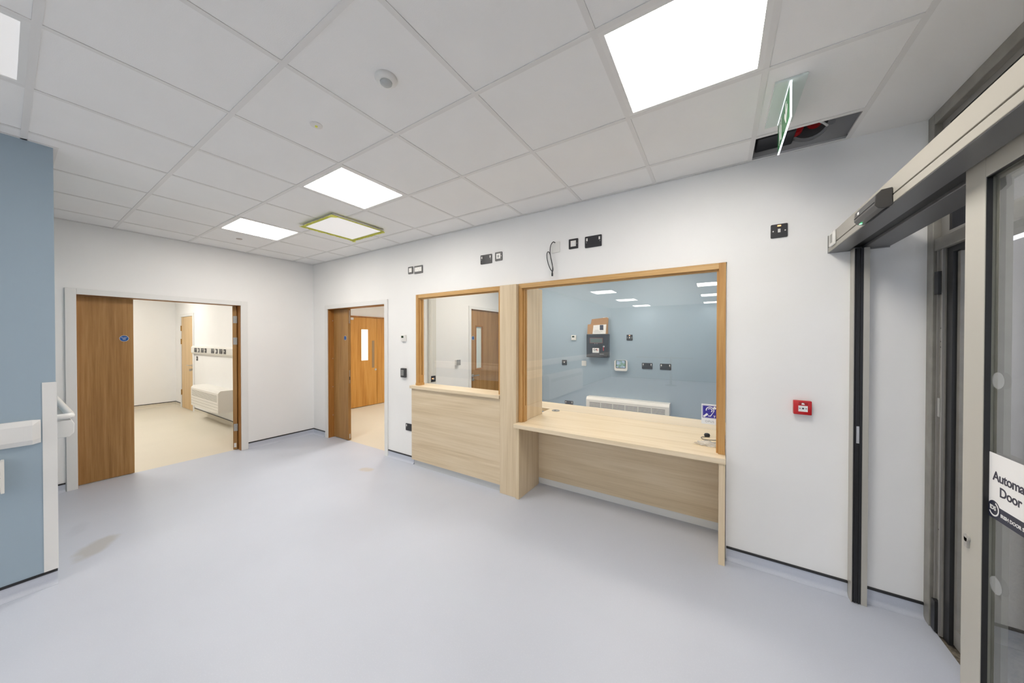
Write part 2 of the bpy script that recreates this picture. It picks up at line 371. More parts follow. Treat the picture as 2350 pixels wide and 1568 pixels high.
skirt('baseboard_room', (-5.2, -4.0), (-5.2, -.55), (1, 0), 'cream coved skirting on the far room back wall', 'cream')
skirt('baseboard_room', (-5.19, -.55), (-4.73, -.55), (0, -1), 'short cream coved skirting beside the pale inner door', 'cream')
skirt('baseboard_room', (-3.83, -.55), (-.16, -.55), (0, -1), 'cream coved skirting under the wall heater of the far room', 'cream')

# ------------------------------------------------------------------ ceiling: slab, grid bars and tiles
ceil = mk('ceiling', boxes((-5.4, 6.8, -10.3, 5.2, TOP, TOP + .1)), 'plenum', label='suspended ceiling of square white tiles in a metal grid', cat='ceiling', kind='structure', org=(0, 0, H))
XL = [0, .4, 1.0, 1.6, 2.2, 2.8, 3.4, 4.0, 4.6, 5.2, 5.8, 6.28]
YL = [-2.083 - GS*3, -2.083 - GS*2, -2.083 - GS, -2.083, -2.083 + GS, -2.083 + 2*GS, -2.083 + 3*GS, 0]
LIGHT_CELLS = {(9, 4): 'lobby', (5, 4): 'lobby', (2, 4): 'lobby', (5, 1): 'dim', (9, 1): 'fill'}  # last cell: unseen panel above the camera, added to fill the lobby
HOLE = (10, 6)
tile_me = {}
def tile(x0, x1, y0, y1):
    key = (round(x1-x0, 3), round(y1-y0, 3))
    if key not in tile_me:
        bm = bmesh.new(); a, b = key[0]/2, key[1]/2; e = .012
        bm_box(bm, -a+e-.001, a-e+.001, -b+e-.001, b-e+.001, .0035, .018)
        me = bpy.data.meshes.new('ceiling_tile'); bm.to_mesh(me); bm.free(); me.materials.append(M['tile']); tile_me[key] = me
    o = bpy.data.objects.new('ceiling_tile', tile_me[key]); COL.objects.link(o); o.parent = ceil
    o.location = ((x0+x1)/2, (y0+y1)/2, 0)
for i in range(len(XL)-1):
    for j in range(len(YL)-1):
        if (i, j) in LIGHT_CELLS or (i, j) == HOLE: continue
        x0, x1, y0, y1 = XL[i], XL[i+1], YL[j], YL[j+1]
        if y1 <= -2.6:
            if x1 <= 2.06: continue
            x0 = max(x0, 2.05)
        if j == 2 and x0 < 2.05 and y0 < -2.572:
            if x1 <= 2.05: y0 = -2.572
        tile(x0, x1, y0, y1)
bw = .012
for k, y in enumerate(YL[:-1]):
    x0 = 0 if y > -2.572 else 2.05
    mk('grid_bar', boxes((x0, 6.292, y-bw, y+bw, H, H+.003), (x0, 6.28, y-.002, y+.002, H+.003, H+.035)), 'bar', ceil)
for i, x in enumerate(XL):
    if i in (0,): continue
    for j in range(len(YL)-1):
        y0, y1 = YL[j], YL[j+1]
        if x < 2.05: y0 = max(y0, -2.572)
        if y1 - y0 < .03: continue
        mk('grid_bar', boxes((x-bw, x+bw, y0+bw, y1-(bw if j < len(YL)-2 else 0), H+.0003, H+.003), (x-.002, x+.002, y0+bw, y1-bw, H+.003, H+.03)), 'bar', ceil)
# wall angles
mk('wall_angle', boxes((0, .02, -2.572, 0, H, H+.0028), (0, .002, -2.572, 0, H, H+.02)), 'bar', ceil)
mk('wall_angle', boxes((.02, 6.28, -.02, 0, H, H+.0028), (.02, 6.28, -.002, 0, H, H+.02)), 'bar', ceil)
mk('wall_angle', boxes((.02, 2.05, -2.572, -2.552, H, H+.0028), (2.05, 2.07, YL[0], -2.552, H, H+.0028)), 'bar', ceil)
# plain plastered ceilings: strip over the entrance, and the part behind the camera, other rooms
mk('ceiling', boxes((6.292, 6.61, -10.15, 0, H, H+.03)), 'wall', label='plain plaster ceiling strip above the entrance doors', cat='ceiling', kind='structure')
mk('ceiling', boxes((2.05, 6.29, -10.15, YL[0]-bw, H, H+.03)), 'tile', label='flat white ceiling behind the camera', cat='ceiling', kind='structure')
mk('ceiling', boxes((2.1, 6.0, .14, 2.4, H, H+.03)), 'tile', label='office ceiling behind the reception windows', cat='ceiling', kind='structure')
mk('ceiling', boxes((-5.2, -.15, -4.0, -.55, H, H+.03)), 'tile', label='ceiling of the room through the double doorway', cat='ceiling', kind='structure')
mk('ceiling', boxes((-1.3, 1.98, .14, 5.0, 2.5, 2.53)), 'tile', label='ceiling of the hall beyond the right doorway', cat='ceiling', kind='structure')

# ------------------------------------------------------------------ ceiling light panels
def panel_light(x0, x1, y0, y1, z, diff, label, group=None, rim=.022, drop=0.0):
    t = thing('ceiling_light', ((x0+x1)/2, (y0+y1)/2, z-drop), label, 'light', group)
    zz = z - drop
    mk('frame', boxes((x0, x1, y0, y0+rim, zz, zz+.02), (x0, x1, y1-rim, y1, zz, zz+.02), (x0, x0+rim, y0+rim, y1-rim, zz, zz+.02), (x1-rim, x1, y0+rim, y1-rim, zz, zz+.02)), 'trim_white', t)
    mk('diffuser', boxes((x0+rim, x1-rim, y0+rim, y1-rim, zz+.004, zz+.012)), diff, t)
    mk('housing', boxes((x0+.01, x1-.01, y0+.01, y1-.01, zz+.02, zz+.055)), 'galv', t)
    return t
LL = {(9, 4): 'large bright square ceiling light nearest the entrance door', (5, 4): 'bright square ceiling light in the middle, above the smaller window', (2, 4): 'bright square ceiling light farthest away, near the double doorway', (9, 1): 'added unseen fill light panel directly above the camera', (5, 1): 'dim square ceiling light at the left edge by the blue wall'}
for (i, j), k in LIGHT_CELLS.items():
    panel_light(XL[i]+bw, XL[i+1]-bw, YL[j]+bw, YL[j+1]-bw, H+.0005, {'lobby': 'diff_lobby', 'fill': 'diff_fill', 'dim': 'diff_dim'}[k], LL[(i, j)])
for n, (cx, cy) in enumerate([(3.15, -5.45), (5.5, -5.45), (3.25, -7.5), (5.5, -7.5), (3.3, -9.55), (5.5, -9.6)]):
    panel_light(cx-.29, cx+.29, cy-.29, cy+.29, H, 'diff_lobby', ('nearest', 'middle', 'farthest')[n//2] + ' bright ceiling light of the ' + ('left', 'right')[n % 2] + ' row mirrored in the large window', 'ceiling lights mirrored in the window', drop=.02)
for cx in (3.2, 4.9):
    panel_light(cx-.29, cx+.29, 1.0, 1.58, H, 'diff_office', 'office ceiling light above the window head, ' + ('on the column side' if cx < 4 else 'on the fire panel side'), 'office ceiling lights', drop=.02)
for cx, cy in ((-1.4, -2.2), (-3.6, -1.7)):
    panel_light(cx-.29, cx+.29, cy-.29, cy+.29, H, 'diff_room', ('nearer' if cx > -2 else 'farther') + ' ceiling light of the room through the double doorway', 'far room ceiling lights', drop=.02)
for cx, cy in ((.6, 1.4), (.6, 3.4)):
    panel_light(cx-.29, cx+.29, cy-.29, cy+.29, 2.5, 'diff_room', ('nearer' if cy < 2 else 'farther') + ' ceiling light of the hall beyond the right doorway', 'hall ceiling lights', drop=.02)
# loose panel edged with yellow tape, hanging just under the tiles
tz = H - .02
tp = thing('ceiling_light', (2.19, -.75, tz), 'pale ceiling light panel edged with yellow-green tape, between the lit panels', 'light')
tx0, tx1, ty0, ty1 = 1.905, 2.485, -1.035, -.475
mk('diffuser', boxes((tx0+.02, tx1-.02, ty0+.02, ty1-.02, tz, tz+.006)), 'diff_dim', tp)
mk('frame', boxes((tx0, tx1, ty0, ty1, tz+.006, tz+.0195)), 'trim_white', tp)
def tape_strip(pts, nd):
    bm = bmesh.new(); bot = []; top = []
    for k, (x, y) in enumerate(pts):
        j = .006 * (k % 2) + random.uniform(0, .006)
        bot.append(bm.verts.new((x + nd[0]*(.018+j), y + nd[1]*(.018+j), tz - .004 - random.uniform(0, .004)))); top.append(bm.verts.new((x - nd[0]*.016, y - nd[1]*.016, tz - .0012)))
    for a in range(len(pts)-1): bm.faces.new((bot[a], bot[a+1], top[a+1], top[a]))
    r = bmesh.ops.solidify(bm, geom=bm.faces[:], thickness=.0012)
    return bm
N = 36
lin = lambda a, b: [a + (b-a)*k/N for k in range(N+1)]
for pts, nd in (([(x, ty0) for x in lin(tx0-.03, tx1+.02)], (0, -1)), ([(x, ty1) for x in lin(tx0-.05, tx1)], (0, 1)), ([(tx0, y) for y in lin(ty0-.01, ty1+.03)], (-1, 0)), ([(tx1, y) for y in lin(ty0-.02, ty1)], (1, 0))):
    mk('tape', tape_strip(pts, nd), 'yellow_tape', tp)
mk('tape', prism([(tx0-.05, ty1+.02), (tx0+.03, ty1+.01), (tx0-.03, ty1+.05)], 'Z', tz-.012, tz-.010), 'yellow_tape', tp)
mk('tape', prism([(tx1-.06, ty0-.015), (tx1+.02, ty0-.03), (tx1+.02, ty0+.05), (tx1-.02, ty0+.04)], 'Z', tz-.009, tz-.007), 'yellow_tape', tp)

# ------------------------------------------------------------------ ceiling fittings
t = thing('motion_sensor', (4.311, -1.787, H), 'round white motion sensor on the ceiling tile with a grey lens', 'sensor')
mk('base', lathe((4.311, -1.787), [(.050, H+.0034), (.050, H-.004), (.044, H-.012), (.030, H-.016)]), 'white_plastic', t, smooth=True)
mk('lens', lathe((4.311, -1.787), [(.027, H-.015), (.026, H-.022), (.018, H-.029), (.008, H-.032)]), pbr('grey_lens', (.48, .50, .50), .25), t, smooth=True)
mk('tab', boxes((4.345, 4.352, -1.812, -1.802, H-.006, H-.002)), 'grey_plastic', t)
t = thing('sprinkler_head', (3.692, -1.79, H), 'small round concealed sprinkler plate on the ceiling tile', 'sprinkler')
mk('rosette', lathe((3.692, -1.79), [(.032, H+.0034), (.031, H-.002), (.024, H-.004)]), 'white_plastic', t, smooth=True)
mk('spindle', lathe((3.692, -1.79), [(.007, H-.004), (.006, H-.010), (.002, H-.011)], 12), 'yellow_tape', t)
mk('ceiling_disc', lathe((.704, -1.198), [(.03, H+.0034), (.028, H-.002)]), pbr('pinkish_cap', (.60, .53, .49), .6), label='faint small round cap on a tile beside the farthest light', cat='cap')
# exit sign on the tile near the ceiling opening
t = thing('exit_sign', (5.905, -.59, H), 'green hanging exit sign with white arrow and lit edges', 'exit sign')
mk('base_plate', boxes((5.845, 5.965, -.785, -.40, H-.008, H+.0034), bevel=.001), 'acryl', t, 'translucent pale green base plate')
bx0, bx1, by0, by1, bz0, bz1 = 5.902, 5.908, -.775, -.405, 2.602, H-.008
bl = mk('blade', boxes((bx0, bx1, by0, by1, bz0, bz1)), 'green', t, 'green sign face')
mk('lit_edge', boxes((bx0-.0008, bx1+.0008, by0-.002, by1+.002, bz0-.002, bz0)), 'led_white', t)
mk('lit_edge', boxes((bx0-.0008, bx1+.0008, by0-.0015, by0, bz0, bz1)), 'led_white', t)
mk('lit_edge', boxes((bx0-.0012, bx1+.0012, by0, by1, bz1-.002, bz1)), 'led_white', t)
for sx, xa, xb in ((-1, bx0-.0012, bx0), (1, bx1, bx1+.0012)):
    c = by0 + .11; zc = (bz0+bz1)/2
    ar = [(c-.011, zc+.05), (c+.011, zc+.05), (c+.011, zc-.005), (c+.04, zc+.02), (c+.04, zc-.005), (c, zc-.05), (c-.04, zc-.005), (c-.04, zc+.02), (c-.011, zc-.005)]
    mk('arrow', prism(ar, 'X', xa, xb), 'print_white', bl)
    d = by0 + .24
    mk('doorway_symbol', boxes((xa, xb, d, d+.006, zc-.06, zc+.06), (xa, xb, d+.07, d+.076, zc-.06, zc+.06), (xa, xb, d+.006, d+.07, zc+.054, zc+.06)), 'print_white', bl)
    man = [(d+.018, zc-.055), (d+.028, zc-.055), (d+.037, zc-.012), (d+.056, zc-.045), (d+.064, zc-.039), (d+.046, zc+.002), (d+.043, zc+.02), (d+.062, zc+.006), (d+.066, zc+.012), (d+.044, zc+.033), (d+.032, zc+.033), (d+.012, zc+.018), (d+.014, zc+.009), (d+.030, zc+.018), (d+.028, zc-.008)]
    mk('running_figure', merge(prism(man, 'X', xa, xb), cyl((d+.04, zc+.043), .008, 'X', xa, xb, 14)), 'print_white', bl)

# ceiling opening next to the wall: services above it
mk('junction_box', boxes((5.83, 6.02, -.17, -.004, H+.05, H+.19), bevel=.006), 'black_plastic', label='black junction box inside the ceiling opening', cat='junction box')
t = thing('duct_collar', (6.10, -.003, H+.06), 'round metal duct collar in the grey wall above the ceiling opening', 'duct')
mk('ring', merge(*[boxes((-.006, .006, -.02, .0, .098, .108)) for _ in range(1)]) if False else cyl((6.10, H+.15), .105, 'Y', -.022, -.001, 32), 'grey_plastic', t)
mk('opening', cyl((6.10, H+.15), .092, 'Y', -.026, -.0221, 32), 'slot', t)
mk('red_cap', cyl((6.035, H+.115), .034, 'Y', -.075, -.0265, 20), 'red', label='red cable cap in the ceiling opening', cat='cap')
mk('red_cap', cyl((6.125, H+.14), .038, 'Y', -.055, -.0265, 20), 'red_dark', label='darker red cap beside the white cable in the ceiling opening', cat='cap')
mk('white_cable', tube([(6.04, -.08, H+.12), (6.07, -.10, H+.125), (6.11, -.10, H+.12), (6.15, -.085, H+.10), (6.18, -.05, H+.09)], .006), 'white_plastic', label='white cable curling inside the ceiling opening', cat='cable', smooth=True)
mk('fixing_disc', cyl((6.21, H+.13), .018, 'Y', -.004, -.0005, 20), 'grey_plastic', label='small round fixing disc above the ceiling opening', cat='fixing')

# ------------------------------------------------------------------ doors
def rot_bm(bm, pivot, ang):
    return xform(bm, Matrix.Translation(pivot) @ Matrix.Rotation(ang, 4, 'Z') @ Matrix.Translation(-Vector(pivot)))
def fire_disc(parent_leaf, c, axis, mat_rot, face, r=.033, words=True):
    """blue round fire door sign on a leaf; axis 'X' (faces +X) or 'Y' (faces -Y)"""
    s = 1 if axis == 'X' else -1
    d = mk('fire_sign', merge(cyl(c, r, axis, face, face + s*.0015, 32)), 'print_white', parent_leaf, 'round blue fire door sign')
    mk('fire_sign_face', cyl(c, r*.93, axis, face + s*.0015, face + s*.0022, 32), 'sign_blue', parent_leaf, 'blue face of the fire door sign')
    if words:
        for k, wd in enumerate(('Fire door', 'keep', 'shut')):
            z = c[1] + .011 - k*.0115
            loc = (face + s*.0026, c[0], z) if axis == 'X' else (c[0], face + s*.0026, z)
            text('sign_lettering', wd, .0125, 'print_white', parent_leaf, loc, mat_rot, extrude=.0002)
# --- double doorway in the left wall
d1 = thing('door_1', (0, -1.65, 0), 'wide double doorway with a closed oak leaf and white architrave', 'door', kind='structure')
mk('architrave', boxes((0, .018, -2.409, -2.338, 0, 2.085), bevel=.003), 'trim_white', d1)
mk('architrave', boxes((0, .018, -.967, -.890, 0, 2.085), bevel=.003), 'trim_white', d1)
mk('architrave', boxes((0, .018, -2.338, -.967, 2.025, 2.085), bevel=.003), 'trim_white', d1)
mk('lining', boxes((-.15, 0, -2.37, -2.335, 0, 2.05)), 'oak_lining', d1)
mk('lining', boxes((-.15, 0, -.970, -.94, 0, 2.05)), 'oak_lining', d1)
mk('lining', boxes((-.15, 0, -2.335, -.970, 2.022, 2.05)), 'oak_lining', d1)
lf = mk('door_leaf', boxes((-.134, -.09, -2.332, -1.936, .008, 2.018), bevel=.0015), 'oak_leaf', d1, 'closed oak veneer leaf')
fire_disc(lf, (-2.006, 1.566), 'X', ROT_PX, -.09, r=.035)
piv = Vector((-.085, -.985, 0)); ang = math.radians(-26)
al = mk('door_leaf', rot_bm(boxes((-1.0, -.098, -1.031, -.987, .008, 2.018), bevel=.0015), piv, ang), 'oak_leaf', d1, 'open oak leaf seen edge on')
for z in (1.832, 1.531, .315):
    mk('hinge', merge(rot_bm(boxes((-.098, -.0955, -1.024, -.988, z-.05, z+.05)), piv, ang), cyl((-.094, -.981), .007, 'Z', z-.05, z+.05, 12)), 'galv', al, 'zinc plated hinge')
    mk('screw', merge(*[rot_bm(cyl((-1.006 + dy, z + dz), .004, 'X', -.0955, -.0948, 10), piv, ang) for dy, dz in ((-.008, .035), (.006, .018), (.006, -.018), (-.008, -.035))]), 'steel', al)
mk('floor_guide', rot_bm(boxes((-.098, -.0955, -1.022, -.996, .035, .095)), piv, ang), 'white_plastic', al)
# --- doorway in the counter wall
d2 = thing('door_2', (1.15, 0, 0), 'oak doorway beside the counter with half leaf closed', 'door', kind='structure')
mk('architrave', boxes((.378, .447, -.018, 0, 0, 2.09), bevel=.003), 'trim_white', d2)
mk('architrave', boxes((1.862, 1.925, -.018, 0, 0, 2.09), bevel=.003), 'trim_white', d2)
mk('architrave', boxes((.447, 1.862, -.018, 0, 2.027, 2.09), bevel=.003), 'trim_white', d2)
l2 = mk('lining', boxes((.42, .450, 0, .14, 0, 2.05)), 'oak_lining', d2)
for z in (.35, .8, 1.25, 1.85): mk('screw', cyl((.07, z), .006, 'X', .450, .4512, 12), 'galv', l2)
mk('lining', boxes((1.859, 1.89, 0, .14, 0, 2.05)), 'oak_lining', d2)
mk('lining', boxes((.450, 1.859, 0, .14, 2.024, 2.05)), 'oak_lining', d2)
lf2 = mk('door_leaf', boxes((.453, .850, .085, .129, .008, 2.02), bevel=.0015), 'oak_leaf', d2, 'closed oak half leaf')
fire_disc(lf2, (.775, 1.575), 'Y', ROT_NY, .085, r=.035, words=False)
mk('flush_bolt', boxes((.850, .8515, .099, .117, 1.80, 2.0)), 'steel', lf2)
mk('bolt_knob', boxes((.8515, .857, .103, .113, 1.80, 1.83)), 'steel', lf2)
mk('flush_bolt', boxes((.850, .8515, .099, .117, .03, .10)), 'steel', lf2)
mk('strike_plate', boxes((.850, .8515, .099, .117, .88, 1.08)), 'steel', lf2)
mk('strike_hole', boxes((.8516, .852, .102, .114, .93, .98)), 'slot', lf2)
# open leaf folded back into the hall
mk('door_leaf', rot_bm(boxes((.905, 1.853, .087, .131, .008, 2.02), bevel=.0015), (1.855, .145, 0), math.radians(-97)), 'oak_leaf', d2, 'open oak leaf folded into the hall')
# --- golden oak doors at the end of the hall
d3 = thing('door_3', (-1.3, 1.9, 0), 'golden oak double doors with a tall vision panel beyond the doorway', 'door', kind='structure')
g1 = mk('door_leaf', boxes((-1.30, -1.256, 1.06, 1.648, .01, 2.05), (-1.30, -1.256, 1.832, 2.052, .01, 2.05), (-1.30, -1.256, 1.648, 1.832, .01, 1.063), (-1.30, -1.256, 1.648, 1.832, 1.78, 2.05)), 'oak_gold', d3, 'wide golden oak leaf')
mk('vision_frame', boxes((-1.256, -1.248, 1.63, 1.65, 1.045, 1.80), (-1.256, -1.248, 1.83, 1.85, 1.045, 1.80), (-1.256, -1.248, 1.65, 1.83, 1.045, 1.065), (-1.256, -1.248, 1.65, 1.83, 1.78, 1.80)), 'oak_gold', g1)
mk('vision_pane', boxes((-1.282, -1.274, 1.648, 1.832, 1.063, 1.78)), 'frost', g1, 'vision panel with added glow')
mk('pull_plate', boxes((-1.256, -1.253, 1.922, 1.985, .88, 1.52)), pbr('bronze_plate', srgb(150, 126, 96), .4, metal=.3), g1)
mk('lock_cylinder', cyl((2.015, .835), .025, 'X', -1.256, -1.248, 18), 'steel', g1)
mk('door_closer', boxes((-1.256, -1.21, 1.15, 1.44, 1.985, 2.035)), 'steel', g1)
mk('door_leaf', boxes((-1.30, -1.256, 2.06, 2.76, .01, 2.05)), 'oak_gold', d3, 'narrow golden oak leaf')
mk('frame', boxes((-1.42, -1.25, 1.02, 1.055, 0, 2.08), (-1.42, -1.25, 2.765, 2.82, 0, 2.08), (-1.42, -1.25, 1.055, 2.765, 2.055, 2.08)), 'oak_lining', d3)
mk('backing_board', boxes((-1.42, -1.32, 1.055, 2.765, 0, 2.055)), 'wall', d3)
mk('air_grille', boxes((-1.0, -.7, 1.0, 1.3, 2.488, 2.4985), bevel=.002), 'white_plastic', label='white ceiling grille glimpsed above the oak half leaf', cat='grille')
# --- office door seen through the small window
d4 = thing('door_4', (2.1, 1.93, 0), 'oak office door with narrow vision panel and lever handle, behind the glass', 'door', kind='structure')
vy0, vy1, vz0, vz1 = 1.665, 1.835, 1.05, 1.775
g = mk('door_leaf', boxes((2.03, 2.074, 1.51, vy0, .01, 2.06), (2.03, 2.074, vy1, 2.345, .01, 2.06), (2.03, 2.074, vy0, vy1, .01, vz0), (2.03, 2.074, vy0, vy1, vz1, 2.06)), 'oak_leaf', d4)
mk('vision_frame', boxes((2.074, 2.084, vy0-.02, vy0, vz0-.02, vz1+.02), (2.074, 2.084, vy1, vy1+.02, vz0-.02, vz1+.02), (2.074, 2.084, vy0, vy1, vz0-.02, vz0), (2.074, 2.084, vy0, vy1, vz1, vz1+.02)), 'oak_lining', g)
mk('vision_pane', boxes((2.046, 2.054, vy0, vy1, vz0, vz1)), 'acryl', g, 'obscured vision panel')
fire_disc(g, (1.583, 1.577), 'X', ROT_PX, 2.074, r=.035, words=False)
mk('handle_rose', cyl((1.57, .935), .026, 'X', 2.074, 2.082, 20), 'steel', g)
mk('lever', merge(cyl((1.57, .935), .009, 'X', 2.082, 2.125, 12), boxes((2.115, 2.133, 1.562, 1.69, .926, .944), bevel=.004)), 'steel', g)
mk('lock_cylinder', cyl((1.57, .865), .024, 'X', 2.074, 2.084, 20), 'steel', g)
mk('key', boxes((2.084, 2.12, 1.563, 1.577, .852, .858)), 'steel', g)
mk('lining', boxes((1.98, 2.1, 1.47, 1.505, 0, 2.08), (1.98, 2.1, 2.35, 2.38, 0, 2.08), (1.98, 2.1, 1.505, 2.35, 2.063, 2.08)), 'oak_lining', d4)
mk('architrave', boxes((2.1, 2.114, 1.435, 1.492, 0, 2.115), (2.1, 2.114, 1.492, 2.396, 2.07, 2.115)), 'trim_white', d4)
# --- pale door inside the far room
d5 = thing('door_5', (-4.28, -.55, 0), 'pale oak door with brass hinges in the far room', 'door', kind='structure')
g = mk('door_leaf', boxes((-4.68, -3.885, -.556, -.512, .008, 2.05), bevel=.0015), 'oak_pale', d5)
for z in (1.80, 1.50, .35): mk('hinge', cyl((-4.683, -.562), .011, 'Z', z-.06, z+.06, 10), pbr('brass_hinge', srgb(160, 120, 60), .4, metal=.5), g)
mk('handle', merge(cyl((-3.95, .99), .024, 'Y', -.566, -.556, 18), boxes((-4.08, -3.945, -.615, -.60, .982, .998), bevel=.004), cyl((-3.95, .99), .008, 'Y', -.61, -.566, 10)), 'steel', g)
mk('lock_cylinder', cyl((-3.95, .90), .022, 'Y', -.566, -.556, 16), 'steel', g)
mk('key', boxes((-3.957, -3.943, -.60, -.566, .87, .91)), 'steel', g)
mk('architrave', boxes((-4.76, -4.69, -.566, -.55, 0, 2.12), bevel=.003), 'trim_white', d5)
mk('architrave', boxes((-3.875, -3.805, -.566, -.55, 0, 2.12), bevel=.003), 'trim_white', d5)
mk('architrave', boxes((-4.69, -3.875, -.566, -.55, 2.055, 2.12), bevel=.003), 'trim_white', d5)
mk('backing_board', boxes((-4.72, -3.84, -.50, -.43, 0, 2.09)), 'wall', d5)

# ------------------------------------------------------------------ reception windows
w1 = thing('window_1', (3.1, 0, .99), 'smaller reception window in an oak frame above the high counter', 'window', kind='structure')
zt = 2.104; zi = 2.061
mk('frame_post', boxes((2.477, 2.520, -.015, .065, .99, zt), bevel=.002), 'frame_z', w1)
mk('frame_post', boxes((3.718, 3.760, -.015, .065, .99, zi), bevel=.002), 'frame_z', w1)
mk('frame_head', boxes((2.520, 3.760, -.015, .065, zi, zt), bevel=.002), 'frame_x', w1)
for x0, x1 in ((2.520, 2.532), (3.706, 3.718)):
    mk('glazing_bead', boxes((x0, x1, .006, .026, 1.117, zi)), 'frame_z', w1)
    mk('glazing_bead', boxes((x0, x1, .040, .062, 1.117, zi)), 'frame_z', w1)
    mk('sill_block', boxes((x0, x1, .004, .064, .99, 1.117), bevel=.002), 'frame_z', w1)
mk('foot_block', boxes((2.474, 2.536, -.018, .068, .99, 1.02), bevel=.002), 'frame_z', w1)
mk('glazing_bead', boxes((2.532, 3.706, .006, .026, zi-.012, zi)), 'frame_x', w1)
mk('pane', boxes((2.522, 3.716, .030, .036, 1.117, zi)), 'glass', w1, 'clear glass pane with an open gap beneath')
w2 = thing('window_2', (4.8, 0, .74), 'large reception window in an oak frame above the desk', 'window', kind='structure')
mk('frame_post', boxes((3.960, 4.000, -.018, .065, .74, zi), bevel=.002), 'frame_z', w2)
mk('frame_post', boxes((5.627, 5.670, -.018, .065, .74, zt), bevel=.002), 'frame_z', w2)
mk('frame_head', boxes((3.960, 5.627, -.018, .065, zi, zt), bevel=.002), 'frame_x', w2)
for x0, x1 in ((4.000, 4.012), (5.615, 5.627)):
    mk('glazing_bead', boxes((x0, x1, .006, .026, .90, zi)), 'frame_z', w2)
    mk('glazing_bead', boxes((x0, x1, .040, .062, .90, zi)), 'frame_z', w2)
    mk('sill_block', boxes((x0, x1, .004, .064, .74, .90), bevel=.002), 'frame_z', w2)
mk('glazing_bead', boxes((4.012, 5.615, .006, .026, zi-.012, zi)), 'frame_x', w2)
mk('pane', boxes((4.002, 5.625, .030, .036, .90, zi)), 'glass', w2, 'large clear glass pane with an open gap beneath')

# ------------------------------------------------------------------ counter, column and desk
t = thing('reception_counter', (3.09, -.02, 0), 'tall ash laminate counter front below the smaller window', 'counter')
mk('front_panel', boxes((2.432, 3.76, -.045, -.002, .075, .953), bevel=.001), 'ash_x', t)
mk('plinth', boxes((2.455, 3.76, -.022, -.002, 0, .075)), pbr('grey_plinth', (.60, .61, .62), .5), t)
mk('worktop', boxes((2.420, 3.758, -.068, .19, .955, .99), bevel=.002), 'ash_top', label='narrow ash worktop on the high counter under the smaller window', cat='worktop')
t = thing('laminate_column', (3.86, .15, 0), 'tall ash laminate column standing between the two windows', 'column')
mk('body', boxes((3.762, 3.957, -.058, .42, 0, 2.10), bevel=.004), 'ash_z', t)
mk('lining_panel', boxes((3.958, 3.998, .067, .42, .742, 2.10), bevel=.001), 'ash_z', t, 'side lining behind the window frame')
t = thing('reception_desk', (4.8, .12, 0), 'low ash laminate desk base with open knee space', 'desk')
mk('end_panel', boxes((3.960, 3.998, -.072, .345, 0, .70), bevel=.001), 'ash_z', t)
mk('end_panel', boxes((5.632, 5.670, -.105, .345, 0, .70), bevel=.001), 'ash_z', t)
mk('knee_panel', boxes((3.998, 5.632, .345, .370, .072, .70)), 'ash_x', t)
mk('plinth', boxes((3.998, 5.632, .365, .395, 0, .072)), 'trim_white', t, 'white recessed plinth')
mk('support_panel', boxes((3.45, 3.49, .75, 1.02, 0, .70)), 'ash_z', t)
mk('support_panel', boxes((5.80, 5.84, .75, 1.02, 0, .70)), 'ash_z', t)
t = thing('worktop', (4.8, .3, .70), 'broad ash worktop of the low desk passing under the large window', 'worktop')
mk('front_board', boxes((3.959, 5.672, -.112, .70, .702, .74), bevel=.0015), 'ash_top', t)
mk('rear_board', boxes((3.35, 5.95, .702, 1.06, .702, .74), bevel=.0015), 'ash_top', t)
gm = mk('cable_grommet', lathe((4.06, .64), [(.045, .7405), (.045, .744), (.040, .746), (.038, .7425)]), 'grey_plastic', t, 'grey round cable grommet', smooth=True)
mk('grommet_slot', boxes((4.052, 4.068, .61, .635, .7462, .7466)), 'slot', gm)
# things on the desk
t = thing('microphone', (5.55, .42, .74), 'small black clip microphone on a thin coiled cable, on the desk', 'microphone')
mk('capsule', lathe((5.55, .42), [(.010, .7402), (.020, .744), (.023, .755), (.018, .766), (.008, .770)], 20), 'black_plastic', t, smooth=True)
mk('cable', tube([(5.545, .40, .744), (5.51, .37, .743), (5.53, .31, .743), (5.60, .33, .743), (5.655, .36, .743), (5.70, .33, .743), (5.66, .28, .743), (5.57, .255, .743), (5.62, .235, .743), (5.70, .25, .743), (5.74, .29, .743), (5.66, .30, .75), (5.63, .34, .755), (5.71, .39, .743), (5.80, .34, .743), (5.76, .26, .743)], .0022, 6), 'black_plastic', t, smooth=True)
bm = bmesh.new(); bmesh.ops.create_icosphere(bm, subdivisions=3, radius=1)
for v in bm.verts:
    n = 1 + .28 * math.sin(v.co.x*7 + v.co.y*5) * math.cos(v.co.y*9 + v.co.z*4)
    v.co = Vector((v.co.x*.075*n, v.co.y*.042*n, max(0, v.co.z*.020*n + .012)))
bmesh.ops.translate(bm, vec=(5.555, .165, .7402), verts=bm.verts[:])
pm, pt, pb = new_mat('crumpled_clear_plastic'); pb.inputs['Base Color'].default_value = (.86, .85, .83, 1); pb.inputs['Roughness'].default_value = .15; pb.inputs['Alpha'].default_value = .45
mk('plastic_bag', bm, pm, label='small crumpled clear plastic bag near the desk front edge', cat='bag', smooth=True)
